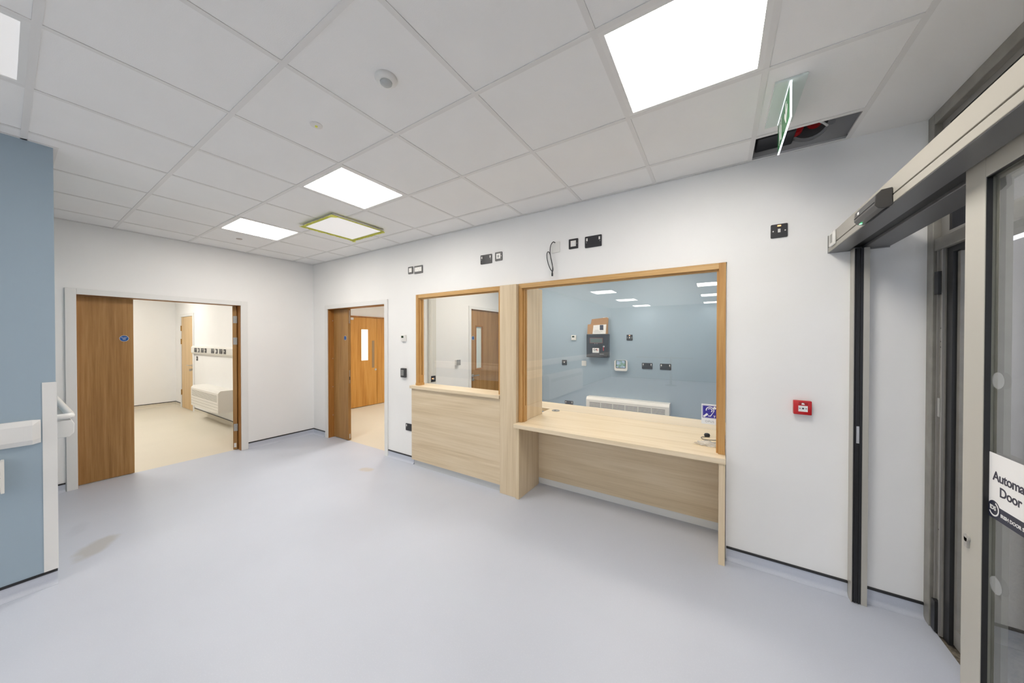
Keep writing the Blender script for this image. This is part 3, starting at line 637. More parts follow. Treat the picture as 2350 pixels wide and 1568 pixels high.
# hearing loop card on the glass
t = thing('hearing_loop_sign', (5.575, .0295, .936), 'white hearing loop card with indigo ear symbol on the large window', 'sign')
cy_ = .0298
mk('card', boxes((5.522, 5.627, cy_-.001, cy_, .936, 1.083)), 'print_white', t)
c0x, c0z = 5.5745, 1.0265
def rrect(x0, x1, z0, z1, r, n=5):
    pts = []
    for cx, cz, a0 in ((x1-r, z1-r, 0), (x0+r, z1-r, 90), (x0+r, z0+r, 180), (x1-r, z0+r, 270)):
        for k in range(n+1):
            a = math.radians(a0 + 90*k/n); pts.append((cx + r*math.cos(a), cz + r*math.sin(a)))
    return pts
mk('symbol_border', prism(rrect(c0x-.047, c0x+.047, c0z-.047, c0z+.047, .006), 'Y', cy_-.0014, cy_-.001), 'sign_purple', t)
mk('symbol_gap', prism(rrect(c0x-.045, c0x+.045, c0z-.045, c0z+.045, .005), 'Y', cy_-.0017, cy_-.0014), 'print_white', t)
mk('symbol_field', prism(rrect(c0x-.043, c0x+.043, c0z-.043, c0z+.043, .004), 'Y', cy_-.002, cy_-.0017), 'sign_purple', t)
def arc_band(cx, cz, r, wd, a0, a1, ya, yb, n=20):
    pts = [(cx + (r+wd/2)*math.cos(math.radians(a0+(a1-a0)*k/n)), cz + (r+wd/2)*math.sin(math.radians(a0+(a1-a0)*k/n))) for k in range(n+1)]
    pts += [(cx + (r-wd/2)*math.cos(math.radians(a1+(a0-a1)*k/n)), cz + (r-wd/2)*math.sin(math.radians(a1+(a0-a1)*k/n))) for k in range(n+1)]
    return prism(pts, 'Y', ya, yb)
ya, yb = cy_-.0024, cy_-.002
mk('diagonal_bar', prism([(c0x-.043, c0z-.034), (c0x-.034, c0z-.043), (c0x-.008, c0z-.020), (c0x-.018, c0z-.010)], 'Y', ya, yb), 'print_white', t)
mk('diagonal_bar', prism([(c0x+.030, c0z+.043), (c0x+.043, c0z+.032), (c0x+.034, c0z+.020), (c0x+.020, c0z+.032)], 'Y', ya, yb), 'print_white', t)
mk('ear_symbol', merge(arc_band(c0x+.002, c0z+.012, .024, .006, -25, 190, ya, yb), arc_band(c0x+.002, c0z+.012, .013, .005, -60, 150, ya, yb),
    prism([(c0x+.026, c0z+.003), (c0x+.021, c0z+.000), (c0x+.004, c0z-.027), (c0x-.010, c0z-.027), (c0x-.010, c0z-.033), (c0x+.007, c0z-.033)], 'Y', ya, yb)), 'print_white', t)
text('letter_t', 'T', .020, 'print_white', t, (c0x+.030, cy_-.0022, c0z-.033), ROT_NY, extrude=.0002, bold=.0008)
text('lettering', 'OPUS', .021, 'print_grey', t, (c0x, cy_-.0013, .955), ROT_NY, extrude=.0002, spacing=1.15)

# ------------------------------------------------------------------ small wall fittings (plates facing -Y)
def plate(kind, x, z, y, label, cat, w_=None, h_=.088, name=None, group=None):
    W_ = {'double_socket': .147, 'double_module': .147}.get(kind, .087) if w_ is None else w_
    nm = name or {'double_socket': 'double_socket', 'double_module': 'double_outlet', 'single_module': 'data_outlet', 'spur': 'fused_spur', 'switch': 'light_switch', 'blank': 'blank_plate'}[kind]
    t = thing(nm, (x, y, z), label, cat, group)
    th = .008
    pl = prism(rrect(x-W_/2, x+W_/2, z-h_/2, z+h_/2, .006, 3), 'Y', y-th, y)
    mk('plate', pl, 'white_plastic' if kind == 'blank' else 'dark_plate', t)
    f = y - th
    if kind == 'double_socket':
        for s in (-1, 1):
            mk('rocker', boxes((x+s*.055-.0065, x+s*.055+.0065, f-.003, f, z+.008, z+.033), bevel=.001), 'white_plastic', t)
            mk('pin_slots', boxes((x+s*.030-.002, x+s*.030+.002, f-.0004, f, z+.005, z+.016), (x+s*.030-.014, x+s*.030-.007, f-.0004, f, z-.012, z-.008), (x+s*.030+.007, x+s*.030+.014, f-.0004, f, z-.012, z-.008)), 'slot', t, kind='stuff')
            mk('screw', cyl((x+s*.060, z-.004), .0028, 'Y', f-.0006, f, 10), 'white_plastic', t)
    elif kind == 'single_module':
        m_ = mk('module', boxes((x-.025, x+.025, f-.003, f, z-.025, z+.027), bevel=.001), 'white_plastic', t)
        mk('shutter', boxes((x-.012, x+.010, f-.0036, f-.003, z-.014, z+.012)), 'grey_plastic' if 'black slot' in label else 'print_white', m_)
        mk('screw', cyl((x+.034, z), .003, 'Y', f-.0008, f, 10), 'steel', t)
    elif kind == 'double_module':
        m_ = mk('module', boxes((x-.060, x+.060, f-.003, f, z-.024, z+.028), bevel=.001), 'white_plastic', t)
        mk('pin_holes', merge(*[cyl((x+dx, z+dz), .0026, 'Y', f-.0034, f-.003, 8) for dx, dz in ((-.045, .012), (-.03, -.008), (-.01, .010), (.008, -.010), (.028, .014), (.045, -.004), (-.048, -.014), (.047, .016))]), 'slot', m_, kind='stuff')
    elif kind == 'spur':
        mk('rocker', boxes((x-.007, x+.007, f-.003, f, z-.011, z+.012), bevel=.001), 'white_plastic', t)
        mk('neon', boxes((x-.009, x+.009, f-.002, f, z+.029, z+.036)), 'led_amber', t, 'glowing amber neon')
        for s in (-1, 1): mk('screw', cyl((x+s*.031, z-.001), .004, 'Y', f-.0012, f, 12), 'white_plastic', t)
    elif kind == 'switch':
        mk('rocker', boxes((x-.008, x+.008, f-.004, f, z-.008, z+.018), bevel=.001), 'white_plastic', t)
    return t
plate('single_module', 2.372, 2.421, 0, 'leftmost small white data outlet above the smaller window', 'outlet')
plate('double_module', 2.514, 2.415, 0, 'wide white double outlet in a black plate, beside the leftmost data outlet', 'outlet', h_=.095)
plate('double_socket', 3.552, 2.405, 0, 'black double socket high above the smaller window', 'socket', h_=.095)
plate('single_module', 3.712, 2.414, 0, 'white data outlet with black slot, above the laminate column', 'outlet')
plate('single_module', 4.527, 2.415, 0, 'white data outlet in a black frame, right of the hanging cable', 'outlet')
plate('double_socket', 4.708, 2.408, 0, 'black double socket high above the large window', 'socket', h_=.098)
plate('spur', 5.960, 2.276, 0, 'black fused switch with glowing amber neon near the door header', 'switch')
plate('double_socket', 2.350, .447, 0, 'black double socket low beside the counter end', 'socket')
# hanging cable
plate('blank', 4.352, 2.411, 0, 'white blank plate behind the hanging black cable', 'plate', w_=.085, h_=.098)
t = thing('hanging_cable', (4.335, -.03, 2.15), 'black looped cable hanging from a white plate above the large window', 'cable')
mk('cable', tube([(4.350, -.006, 2.452), (4.335, -.022, 2.457), (4.316, -.032, 2.425), (4.310, -.034, 2.37), (4.318, -.034, 2.31), (4.334, -.034, 2.24), (4.340, -.034, 2.20), (4.332, -.032, 2.185), (4.306, -.030, 2.22), (4.282, -.030, 2.29), (4.276, -.030, 2.35), (4.288, -.030, 2.372), (4.304, -.028, 2.355), (4.318, -.026, 2.30), (4.333, -.028, 2.23), (4.331, -.03, 2.18)], .0038, 8), 'black_plastic', t, smooth=True)
mk('ferrule', merge(cyl((4.331, -.03), .008, 'Z', 2.142, 2.168, 12), cyl((4.331, -.03), .006, 'Z', 2.168, 2.182, 12)), 'black_plastic', t)
def thermostat(x, z, y, label):
    t = thing('thermostat', (x, y, z), label, 'thermostat')
    mk('body', boxes((x-.042, x+.042, y-.026, y, z-.042, z+.042), bevel=.006), 'white_plastic', t, smooth=True)
    mk('screen', boxes((x-.026, x+.014, y-.0272, y-.026, z+.004, z+.030)), 'lcd_dark', t)
    mk('button', merge(cyl((x-.014, z-.018), .006, 'Y', y-.0285, y-.026, 12), cyl((x+.018, z-.018), .006, 'Y', y-.0285, y-.026, 12)), 'print_white', t)
thermostat(2.245, 1.571, 0, 'white thermostat on the wall left of the smaller window')
t = thing('keypad', (2.25, 0, 1.07), 'dark grey access keypad with pale keys left of the counter', 'keypad')
mk('body', boxes((2.207, 2.293, -.034, 0, 1.072, 1.190), bevel=.007), pbr('keypad_grey', (.06, .062, .066), .35), t, smooth=True)
for r_ in range(4):
    for c_ in range(3):
        kx = 2.230 + c_*.017; kz = 1.160 - r_*.018
        mk('key', boxes((kx-.0055, kx+.0055, -.0358, -.034, kz-.006, kz+.006)), 'print_white' if 0 else pbr('key_grey', (.5, .5, .48), .4) if (r_ + c_) == 0 else bpy.data.materials['key_grey'], t)
# fire call point
t = thing('fire_call_point', (6.08, 0, 1.08), 'red fire alarm call point on the wall by the entrance', 'call point')
X0, X1, Z0, Z1 = 6.035, 6.123, 1.082, 1.170
mk('body', boxes((X0, X1, -.036, -.006, Z0, Z1), bevel=.004), 'red', t, smooth=True)
mk('back_box', boxes((X0+.003, X1-.003, -.006, 0, Z0+.003, Z1-.003)), 'red_dark', t)
mk('window_plate', boxes((X0+.023, X0+.068, -.0372, -.036, Z0+.020, Z0+.057)), 'print_white', t)
zc = Z0 + .040
mk('dot', cyl((X0+.0455, zc), .0052, 'Y', -.0378, -.0372, 18), 'print_dark', t)
for s in (-1, 1):
    cx_ = X0+.0455 + s*.0155
    mk('arrow', prism([(cx_+s*.0045, zc+.0014), (cx_-s*.0005, zc+.0014), (cx_-s*.0005, zc+.0035), (cx_-s*.0050, zc), (cx_-s*.0005, zc-.0035), (cx_-s*.0005, zc-.0014), (cx_+s*.0045, zc-.0014)], 'Y', -.0378, -.0372), 'print_dark', t)
mk('flame_label', boxes((X0+.024, X0+.068, -.0368, -.036, Z0+.062, Z0+.078)), 'red_dark', t)
mk('house_symbol', prism([(X0+.038, Z0+.064), (X0+.054, Z0+.064), (X0+.050, Z0+.074), (X0+.040, Z0+.075)], 'Y', -.0374, -.0368), 'print_white', t)

# ------------------------------------------------------------------ office fittings
OY = 2.4
thermostat(3.585, 1.583, OY, 'white thermostat on the blue office wall left of the fire panel')
plate('spur', 4.483, 1.583, OY, 'black switch with white rocker on the blue office wall right of the fire panel', 'switch')
plate('switch', 3.412, 1.160, OY, 'small black switch on the blue office wall near the column', 'switch')
plate('blank', 3.760, 1.160, OY, 'white blank plate on the blue office wall under the fire panel', 'plate', w_=.078, h_=.085)
plate('double_socket', 4.737, 1.160, OY, 'black double socket on the blue office wall, next to the intercom screen', 'socket')
plate('double_socket', 4.985, 1.158, OY, 'black double socket on the blue office wall, farther right of the intercom', 'socket')
plate('double_socket', 3.497, .47, OY, 'black double socket low on the blue office wall, just above the desk edge', 'socket')
plate('blank', 4.115, 1.855, OY, 'white plate behind the cardboard on the fire panel', 'plate', w_=.085, h_=.10)
t = thing('fire_alarm_panel', (4.01, OY, 1.268), 'black fire alarm panel with grey display and red key on the blue wall', 'alarm panel')
fx0, fx1, fz0, fz1, fy = 3.835, 4.180, 1.268, 1.640, 2.30
mk('body', boxes((fx0, fx1, fy, OY, fz0, fz1), bevel=.005), 'black_plastic', t)
dp = mk('display_frame', boxes((fx0+.055, fx0+.265, fy-.002, fy, fz1-.145, fz1-.060)), pbr('frame_red_brown', srgb(120, 60, 50), .4), t)
mk('display', boxes((fx0+.062, fx0+.258, fy-.003, fy-.002, fz1-.138, fz1-.067)), 'lcd', dp, 'grey green display')
for dx in (.138, .172): mk('button', cyl((fx0+dx, fz1-.155), .006, 'Y', fy-.003, fy, 12), 'grey_plastic', t)
mk('maker_label', boxes((fx0+.100, fx0+.205, fy-.0015, fy, fz0+.075, fz0+.150)), 'print_white', t, 'white maker label')
text('lettering', 'G4', .045, 'print_dark', t, (fx0+.143, fy-.0018, fz0+.122), ROT_NY, extrude=.0002, bold=.001)
text('lettering', 'S', .042, 'red', t, (fx0+.178, fy-.0018, fz0+.118), ROT_NY, extrude=.0002, bold=.001)
mk('printed_line', boxes((fx0+.118, fx0+.188, fy-.0019, fy-.0015, fz0+.090, fz0+.093)), 'print_grey', t)
lk = mk('lock', cyl((fx0+.283, fz0+.175), .013, 'Y', fy-.014, fy, 14), 'steel', t)
mk('key_tag', boxes((fx0+.273, fx0+.286, fy-.018, fy-.013, fz0+.110, fz0+.165), bevel=.002), 'red', lk, 'red key tag')
mk('corner_block', boxes((fx0+.305, fx0+.328, fy-.004, fy, fz0+.012, fz0+.037)), 'slot', t)
mk('print_strip', boxes((fx0+.215, fx0+.280, fy-.0012, fy, fz0+.050, fz0+.056)), 'print_grey', t)
t = thing('cardboard_box', (3.99, 2.35, fz1), 'open cardboard box with white papers resting on the fire alarm panel', 'box')
mk('front_flap', prism([(3.840, fz1+.001), (4.165, fz1+.001), (4.160, fz1+.18), (3.850, fz1+.155)], 'Y', 2.318, 2.322), 'card', t)
mk('rear_flap', prism([(3.88, fz1+.14), (4.165, fz1+.15), (4.17, fz1+.245), (4.15, fz1+.262), (3.90, fz1+.240)], 'Y', 2.362, 2.366), 'card', t)
mk('tray', boxes((3.845, 4.16, 2.322, 2.385, fz1+.001, fz1+.006), (3.845, 3.849, 2.322, 2.385, fz1+.006, fz1+.14), (3.845, 4.16, 2.381, 2.385, fz1+.006, fz1+.15)), 'card', t)
t = thing('leaflet', (4.04, 2.315, fz1), 'white printed leaflet leaning on the cardboard box', 'leaflet')
mk('sheet', prism([(3.930, fz1+.002), (4.140, fz1+.002), (4.150, fz1+.150), (3.945, fz1+.140)], 'Y', 2.312, 2.3145), 'paper', t)
mk('printed_picture', boxes((4.048, 4.105, 2.3112, 2.312, fz1+.062, fz1+.142)), 'print_dark', t)
mk('printed_lines', boxes((3.965, 4.03, 2.3114, 2.312, fz1+.055, fz1+.060), (3.955, 4.09, 2.3114, 2.312, fz1+.036, fz1+.041), (3.955, 4.06, 2.3114, 2.312, fz1+.020, fz1+.024)), 'print_grey', t)
t = thing('video_intercom', (4.36, OY, 1.08), 'white wall intercom with a colour picture on its screen', 'intercom')
ix0, ix1, iz0, iz1 = 4.265, 4.460, 1.068, 1.235
mk('body', prism(rrect(ix0, ix1, iz0, iz1, .03), 'Y', OY-.045, OY), 'white_plastic', t)
scr, stt, sb_ = new_mat('intercom_picture')
tcn = stt.nodes.new('ShaderNodeTexCoord'); nn = stt.nodes.new('ShaderNodeTexNoise'); nn.inputs['Scale'].default_value = 18; nn.inputs['Detail'].default_value = 3
rp = stt.nodes.new('ShaderNodeValToRGB'); rp.color_ramp.elements[0].position = .35; rp.color_ramp.elements[0].color = (*srgb(110, 150, 100), 1); rp.color_ramp.elements[1].position = .62; rp.color_ramp.elements[1].color = (*srgb(190, 205, 235), 1)
stt.links.new(tcn.outputs['Object'], nn.inputs['Vector']); stt.links.new(nn.outputs['Fac'], rp.inputs['Fac']); stt.links.new(rp.outputs['Color'], sb_.inputs['Emission Color'])
sb_.inputs['Emission Strength'].default_value = .28; sb_.inputs['Base Color'].default_value = (.02, .02, .02, 1); sb_.inputs['Roughness'].default_value = .2
mk('screen_bezel', prism(rrect(ix0+.022, ix1-.022, iz0+.042, iz1-.002, .012), 'Y', OY-.047, OY-.045), 'black_plastic', t)
mk('screen', boxes((ix0+.030, ix1-.030, OY-.048, OY-.047, iz0+.050, iz1-.008)), scr, t, 'screen showing a blurred green and blue picture')
def heater_y(name, x0, x1, y_wall, depth, z0, z1, label, slats=5, cols=6, slat_mat='slot', ribs=0):
    """convector on a wall facing -Y"""
    t = thing(name, ((x0+x1)/2, y_wall, z0), label, 'heater')
    f = y_wall - depth; sl = .035
    prof = [(y_wall, z0), (f, z0), (f, z1-sl*1.2), (f+.02, z1-.012), (f+.035, z1), (y_wall, z1)]
    mk('casing', prism(prof, 'X', x0, x1, bevel=.003), 'heater', t)
    zt_ = z1 - .085
    wseg = (x1 - x0 - .10) / cols
    for k in range(slats):
        z = zt_ - k*.020
        mk('louvre_slot', boxes(*[(x0+.05+c*wseg+.006, x0+.05+(c+1)*wseg-.006, f-.0012, f-.0004, z-.0035, z+.0035) for c in range(cols)]), slat_mat, t)
    for k in range(ribs):
        z = zt_ - slats*.020 - .03 - k*.05
        mk('panel_joint', boxes((x0+.01, x1-.01, f-.0010, f-.0004, z-.0015, z+.0015)), 'slot_mid', t)
    return t
heater_y('wall_heater', 3.848, 5.055, OY, .15, .16, .642, 'long cream wall heater with slotted grille behind the desk')
# side wall of the office (faces +X)
t = thing('wall_trunking', (2.1, .6, 0), 'white vertical cable trunking on the office side wall', 'trunking')
mk('channel', boxes((2.1, 2.135, .535, .66, .02, H-.005)), pbr('cream_trunking', (.78, .76, .69), .4), t)
mk('lid', boxes((2.135, 2.139, .555, .640, 1.27, H-.01)), pbr('cream_lid', (.80, .78, .72), .35), t)
mk('lid', boxes((2.135, 2.139, .555, .640, .02, 1.265)), bpy.data.materials['cream_lid'], t)
t = thing('fused_spur', (2.139, .575, .98), 'black switch with red neon on the white office trunking', 'switch')
mk('plate', boxes((2.139, 2.147, .556, .639, .94, 1.026), bevel=.001), 'dark_plate', t)
mk('rocker', boxes((2.147, 2.151, .592, .606, .972, .997)), 'white_plastic', t)
mk('neon', boxes((2.147, 2.149, .570, .582, .98, .995)), 'led_amber', t)
t = thing('card_reader', (2.1, 1.14, 1.14), 'grey card reader box on the white wall beside the office door', 'reader')
mk('back_box', boxes((2.1, 2.135, 1.10, 1.185, 1.143, 1.229), bevel=.003), 'white_plastic', t)
mk('face', boxes((2.135, 2.147, 1.10, 1.185, 1.143, 1.229), bevel=.002), 'grey_plastic', t)
mk('indicator', boxes((2.147, 2.1475, 1.138, 1.146, 1.19, 1.195)), 'print_white', t)

# ------------------------------------------------------------------ far room fittings
RY = -.55
t = thing('dado_trunking', (-2.5, RY, 1.25), 'long white dado trunking on the far room wall carrying sockets', 'trunking')
mk('body', prism([(RY, 1.245), (RY-.03, 1.245), (RY-.05, 1.275), (RY-.05, 1.385), (RY-.03, 1.415), (RY, 1.415)], 'X', -3.80, -.95), 'heater', t)
mk('lid', boxes((-3.80, -.95, RY-.052, RY-.05, 1.28, 1.38)), pbr('trunking_lid', (.76, .745, .70), .35), t)
FY = RY - .052
us = [('double_socket', 449), ('single_module', 456), ('double_socket', 464.5), ('switch', 472), ('double_socket', 488), ('single_module', 497), ('double_socket', 507), ('switch', 516)]
def at_y(u, y):   # x on the plane y seen at image column u of the photograph's frame
    dx = _F.x + _R.x * (u - 1175) / 743.84; dy = _F.y + _R.y * (u - 1175) / 743.84
    return 5.6219 + dx / dy * (y + 2.7564)
names = ['first black socket from the pale door, on the dado trunking', 'first white outlet on the dado trunking, between two sockets', 'second black socket on the dado trunking', 'first slim black switch on the dado trunking', 'third black socket on the dado trunking, after the gap', 'second white outlet on the dado trunking, after the gap', 'fourth black socket on the dado trunking', 'last black switch on the dado trunking, nearest the heater end']
for (k_, u_), nm_ in zip(us, names):
    plate(k_, at_y(u_, FY), 1.33, FY, nm_, 'socket' if 'socket' in k_ else 'outlet' if 'module' in k_ else 'switch', w_=.13 if 'socket' in k_ else None)
plate('switch', at_y(452.5, RY), 1.148, RY, 'lone black switch below the dado trunking in the far room', 'switch')
heater_y('wall_heater', -3.05, -1.58, RY, .23, .275, .66, 'bulky cream wall heater under the dado trunking in the far room', slats=6, cols=1, slat_mat='slot_mid', ribs=3)

# ------------------------------------------------------------------ blue wall fittings
mk('corner_guard', prism([(2.05, -2.622), (2.054, -2.622), (2.054, -2.568), (2.0, -2.568), (2.0, -2.572), (2.05, -2.572)], 'Z', .092, 1.288), 'trim_white', label='tall white corner guard on the end of the blue wall', cat='corner guard')
def bumper(name, y0, y1, z0, z1, label, x=2.05, depth=.035):
    t = thing(name, (x, (y0+y1)/2, z0), label, 'crash rail')
    prof = [(x, z0), (x+depth*.55, z0), (x+depth, z0+.03), (x+depth, z1-.03), (x+depth*.55, z1), (x, z1)]
    bm = bmesh.new()
    A = [bm.verts.new((a, y0, b)) for a, b in prof]; B = [bm.verts.new((a, y1-.03, b)) for a, b in prof]
    Cc = [bm.verts.new((x + (a-x)*.35, y1, z0 + (b-z0)*.94 + .005)) for a, b in prof]
    bm.faces.new(A); bm.faces.new(Cc); k = len(prof)
    for P_, Q_ in ((A, B), (B, Cc)):
        for i in range(k): bm.faces.new((P_[i], P_[(i+1) % k], Q_[(i+1) % k], Q_[i]))
    bmesh.ops.recalc_face_normals(bm, faces=bm.faces[:])
    mk('rail_cover', bm, 'trim_white', t)
    mk('end_cap_joint', boxes((x+depth-.0005, x+depth+.0004, y1-.061, y1-.060, z0+.03, z1-.03)), 'bar', t)
bumper('crash_rail', -10.0, -2.628, .912, 1.062, 'white crash rail along the blue wall beside the corner guard')
t = thing('dado_trunking', (2.05, -3.6, .665), 'white dado trunking cut by the left edge, below the crash rail', 'trunking')
mk('body', prism([(2.05, .668), (2.10, .668), (2.115, .685), (2.115, .825), (2.10, .842), (2.05, .842)], 'Y', -4.1, -2.765), 'heater', t)
mk('end_cap', boxes((2.05, 2.122, -2.765, -2.752, .662, .848), bevel=.003), 'heater', t)
mk('lid_line', boxes((2.115, 2.1156, -4.1, -2.765, .752, .755)), 'slot_mid', t)
# second heater along the blue wall (mirrored in the window)
t = thing('wall_heater', (2.05, -5.3, .1), 'cream heater on the blue wall, mirrored in the large window', 'heater')
mk('casing', prism([(2.05, .10), (2.22, .10), (2.22, .62), (2.20, .66), (2.18, .68), (2.05, .68)], 'Y', -6.5, -4.2, bevel=.003), 'heater', t)
for k in range(4): mk('louvre_slot', boxes((2.2204, 2.2212, -6.4, -4.3, .57-k*.02, .578-k*.02)), 'slot_mid', t)
# handrail on the end face
t = thing('handrail', (1.0, -2.53, .9), 'white handrail with rounded end curving round the blue wall end', 'handrail')
mk('grip', merge(tube([(.15, -2.508, 1.045), (1.0, -2.508, 1.045), (1.925, -2.508, 1.045)], .020, 14, smooth=False), tube([(1.925, -2.508, 1.045), (1.945, -2.52, 1.045), (1.95, -2.545, 1.045), (1.95, -2.572, 1.045)], .019, 14)), 'trim_white', t, smooth=True)
mk('lower_rail', prism([(-2.572, .905), (-2.515, .905), (-2.496, .93), (-2.494, .99), (-2.505, 1.015), (-2.572, 1.022)], 'X', .15, 1.95, bevel=.004), 'trim_white', t)
t = thing('barrier_post', (4.3, -9.2, 0), 'grey queue barrier post with belt, mirrored in the large window', 'barrier')
mk('base', lathe((4.3, -9.2), [(.17, 0), (.17, .012), (.05, .035)]), 'grey_plastic', t, smooth=True)
mk('pole', cyl((4.3, -9.2), .032, 'Z', .03, .98, 18), 'grey_plastic', t)
mk('belt', boxes((3.2, 4.27, -9.205, -9.195, .90, .95), (4.33, 4.95, -9.205, -9.195, .90, .95)), 'grey_plastic', t)

# ------------------------------------------------------------------ sliding entrance door
d6 = thing('door_6', (6.32, -1.2, 0), 'automatic sliding glass door in pale metal under a long header', 'door', kind='structure')
HY = -3.4
hd = mk('header', boxes((6.205, 6.46, HY, -.004, 2.131, 2.197)), 'alu', d6, 'pale grey header box')
mk('header_top_cover', boxes((6.198, 6.207, HY, -.002, 2.133, 2.200), bevel=.0015), 'alu_header', hd)
mk('header_lower_cover', boxes((6.198, 6.285, HY, -.002, 2.098, 2.128), bevel=.002), 'alu_header', hd)
mk('header_gap', boxes((6.203, 6.284, HY, -.004, 2.128, 2.131)), 'gasket', hd)
mk('track_slot', boxes((6.2852, 6.344, HY, -.004, 2.114, 2.1308)), 'gasket', hd)
mk('rear_cover', boxes((6.345, 6.46, HY, -.003, 2.10, 2.1305), bevel=.002), 'alu_shade', hd)
mk('underside_shade', boxes((6.201, 6.284, HY, -.003, 2.0955, 2.0979)), 'alu_shade', hd)  # thin dark sheet painting in the shade under the header
mk('end_plate', boxes((6.196, 6.46, -.002, -.0003, 2.094, 2.203)), 'grey_plastic', hd)
jp = mk('jamb_post', boxes((6.297, 6.301, -.062, 0, 0, 2.096), (6.339, 6.364, -.062, 0, 0, 2.096), (6.301, 6.339, -.040, 0, 0, 2.096)), 'alu', d6, 'grey metal jamb post')
mk('jamb_seal', boxes((6.3015, 6.3385, -.060, -.040, .004, 2.094), (6.308, 6.312, -.066, -.060, .004, 2.094), (6.326, 6.330, -.066, -.060, .004, 2.094)), 'gasket', jp, 'black rubber seal')
mk('lock_keep', boxes((6.313, 6.325, -.066, -.060, .95, 1.05)), 'steel', jp)
LY0, LY1 = -2.18, -1.09
fr = mk('leaf_stile', boxes((6.293, 6.337, LY1-.093, LY1, .02, 2.112), bevel=.002), 'alu', d6)
mk('leaf_stile', boxes((6.293, 6.337, LY0, LY0+.082, .02, 2.112), bevel=.002), 'alu', d6)
mk('leaf_rail', boxes((6.293, 6.337, LY0+.082, LY1-.093, 2.045, 2.112), bevel=.002), 'alu', d6)
mk('leaf_rail', boxes((6.293, 6.337, LY0+.082, LY1-.093, .02, .13), bevel=.002), 'alu', d6)
gy0, gy1 = LY0+.082, LY1-.093
for gb in ((gy1-.003, gy1, .13, 2.045), (gy0, gy0+.003, .13, 2.045), (gy0+.003, gy1-.003, 2.042, 2.045), (gy0+.003, gy1-.003, .13, .133)):
    mk('gasket', boxes((6.2945, 6.3058, *gb)), 'gasket', d6, 'black glazing gasket')
for gb in ((gy1-.016, gy1, .13, 2.045), (gy0, gy0+.016, .13, 2.045), (gy0+.016, gy1-.016, 2.029, 2.045), (gy0+.016, gy1-.016, .13, .146)):
    mk('rear_bead', boxes((6.3125, 6.3365, *gb)), 'anod', d6)
mk('pane', boxes((6.306, 6.312, gy0, gy1, .13, 2.045)), 'glass_door', d6, 'reflective glass pane')
mk('key_cylinder', merge(cyl((-1.124, .935), .012, 'X', 6.287, 6.293, 16), boxes((6.287, 6.293, -1.131, -1.117, .905, .935))), 'galv', fr)
mk('bottom_guide', boxes((6.30, 6.33, LY0, LY1, .0, .02)), 'gasket', d6)
frost, ft, fb = new_mat('frosted_dot'); fb.inputs['Base Color'].default_value = (.75, .77, .80, 1); fb.inputs['Alpha'].default_value = .17
for z in (1.443, .848):
    mk('manifestation_dot', cyl((-1.216, z), .024, 'X', 6.3052, 6.3059, 24), frost, d6)
# stickers on the glass
t = thing('door_sticker', (6.305, -1.30, 1.03), 'white automatic door sticker with navy band on the sliding glass', 'sticker')
sx = 6.3056
mk('sheet', boxes((sx-.0006, sx, -1.372, -1.1825, 1.040, 1.230)), 'print_white', t)
mk('navy_band', boxes((sx-.0009, sx-.0006, -1.372, -1.1825, 1.040, 1.079)), 'navy', t)
text('lettering', 'Automatic', .038, 'print_dark', t, (sx-.0009, -1.277, 1.164), ROT_NX, extrude=.0002, bold=.0007, spacing=.93)
text('lettering', 'Door', .038, 'print_dark', t, (sx-.0009, -1.269, 1.124), ROT_NX, extrude=.0002, bold=.0007, spacing=.93)
lg = mk('logo_disc', cyl((-1.208, 1.068), .024, 'X', sx-.0013, sx-.0009, 28), 'navy', t)
def arc_x(cy, cz, r, wd, a0, a1, xa, xb, n=20):
    f = lambda rr, a: (cy - rr*math.cos(math.radians(a)), cz + rr*math.sin(math.radians(a)))
    pts = [f(r+wd/2, a0+(a1-a0)*k/n) for k in range(n+1)] + [f(r-wd/2, a1+(a0-a1)*k/n) for k in range(n+1)]
    return prism(pts, 'X', xa, xb)
mk('logo_swoosh', merge(arc_x(-1.208, 1.068, .019, .004, -150, 70, sx-.0017, sx-.0013)), 'print_white', lg)
text('logo_lettering', 'IDS', .017, 'print_white', lg, (sx-.0017, -1.205, 1.070), ROT_NX, extrude=.0002, bold=.0004)
text('band_lettering', 'IRISH DOOR SYSTEMS', .0135, 'print_white', t, (sx-.0012, -1.300, 1.059), ROT_NX, extrude=.0002, bold=.0003)
# sensor and mode switch on the header
t = thing('door_sensor', (6.165, -.77, 2.08), 'black motion sensor bar mounted on the door header', 'sensor')
mk('body', prism([(6.196, 2.088), (6.176, 2.079), (6.158, 2.083), (6.147, 2.098), (6.150, 2.136), (6.166, 2.155), (6.196, 2.158)], 'Y', -.888, -.655, bevel=.002), pbr('sensor_black', (.045, .043, .042), .35), t)
mk('lens_strip', prism([(6.193, 2.0862), (6.177, 2.0790), (6.177, 2.0776), (6.193, 2.0848)], 'Y', -.872, -.69), 'gasket', t)
mk('indicator', boxes((6.158, 6.165, -.690, -.680, 2.0785, 2.0805)), 'led_green', t, 'green indicator light')
mk('joint_line', boxes((6.1462, 6.1476, -.884, -.659, 2.1085, 2.1100)), 'gasket', t)
mk('badge', boxes((6.1474, 6.1488, -.712, -.697, 2.117, 2.128)), 'print_white', t)
t = thing('mode_switch', (6.19, -.085, 2.11), 'white mode switch with small grey display on the header end', 'switch')
mk('body', boxes((6.186, 6.198, -.165, -.075, 2.115, 2.196), bevel=.004), 'white_plastic', t, smooth=True)
mk('display', boxes((6.1853, 6.186, -.138, -.102, 2.132, 2.182)), pbr('switch_display', (.30, .29, .26), .3), t)

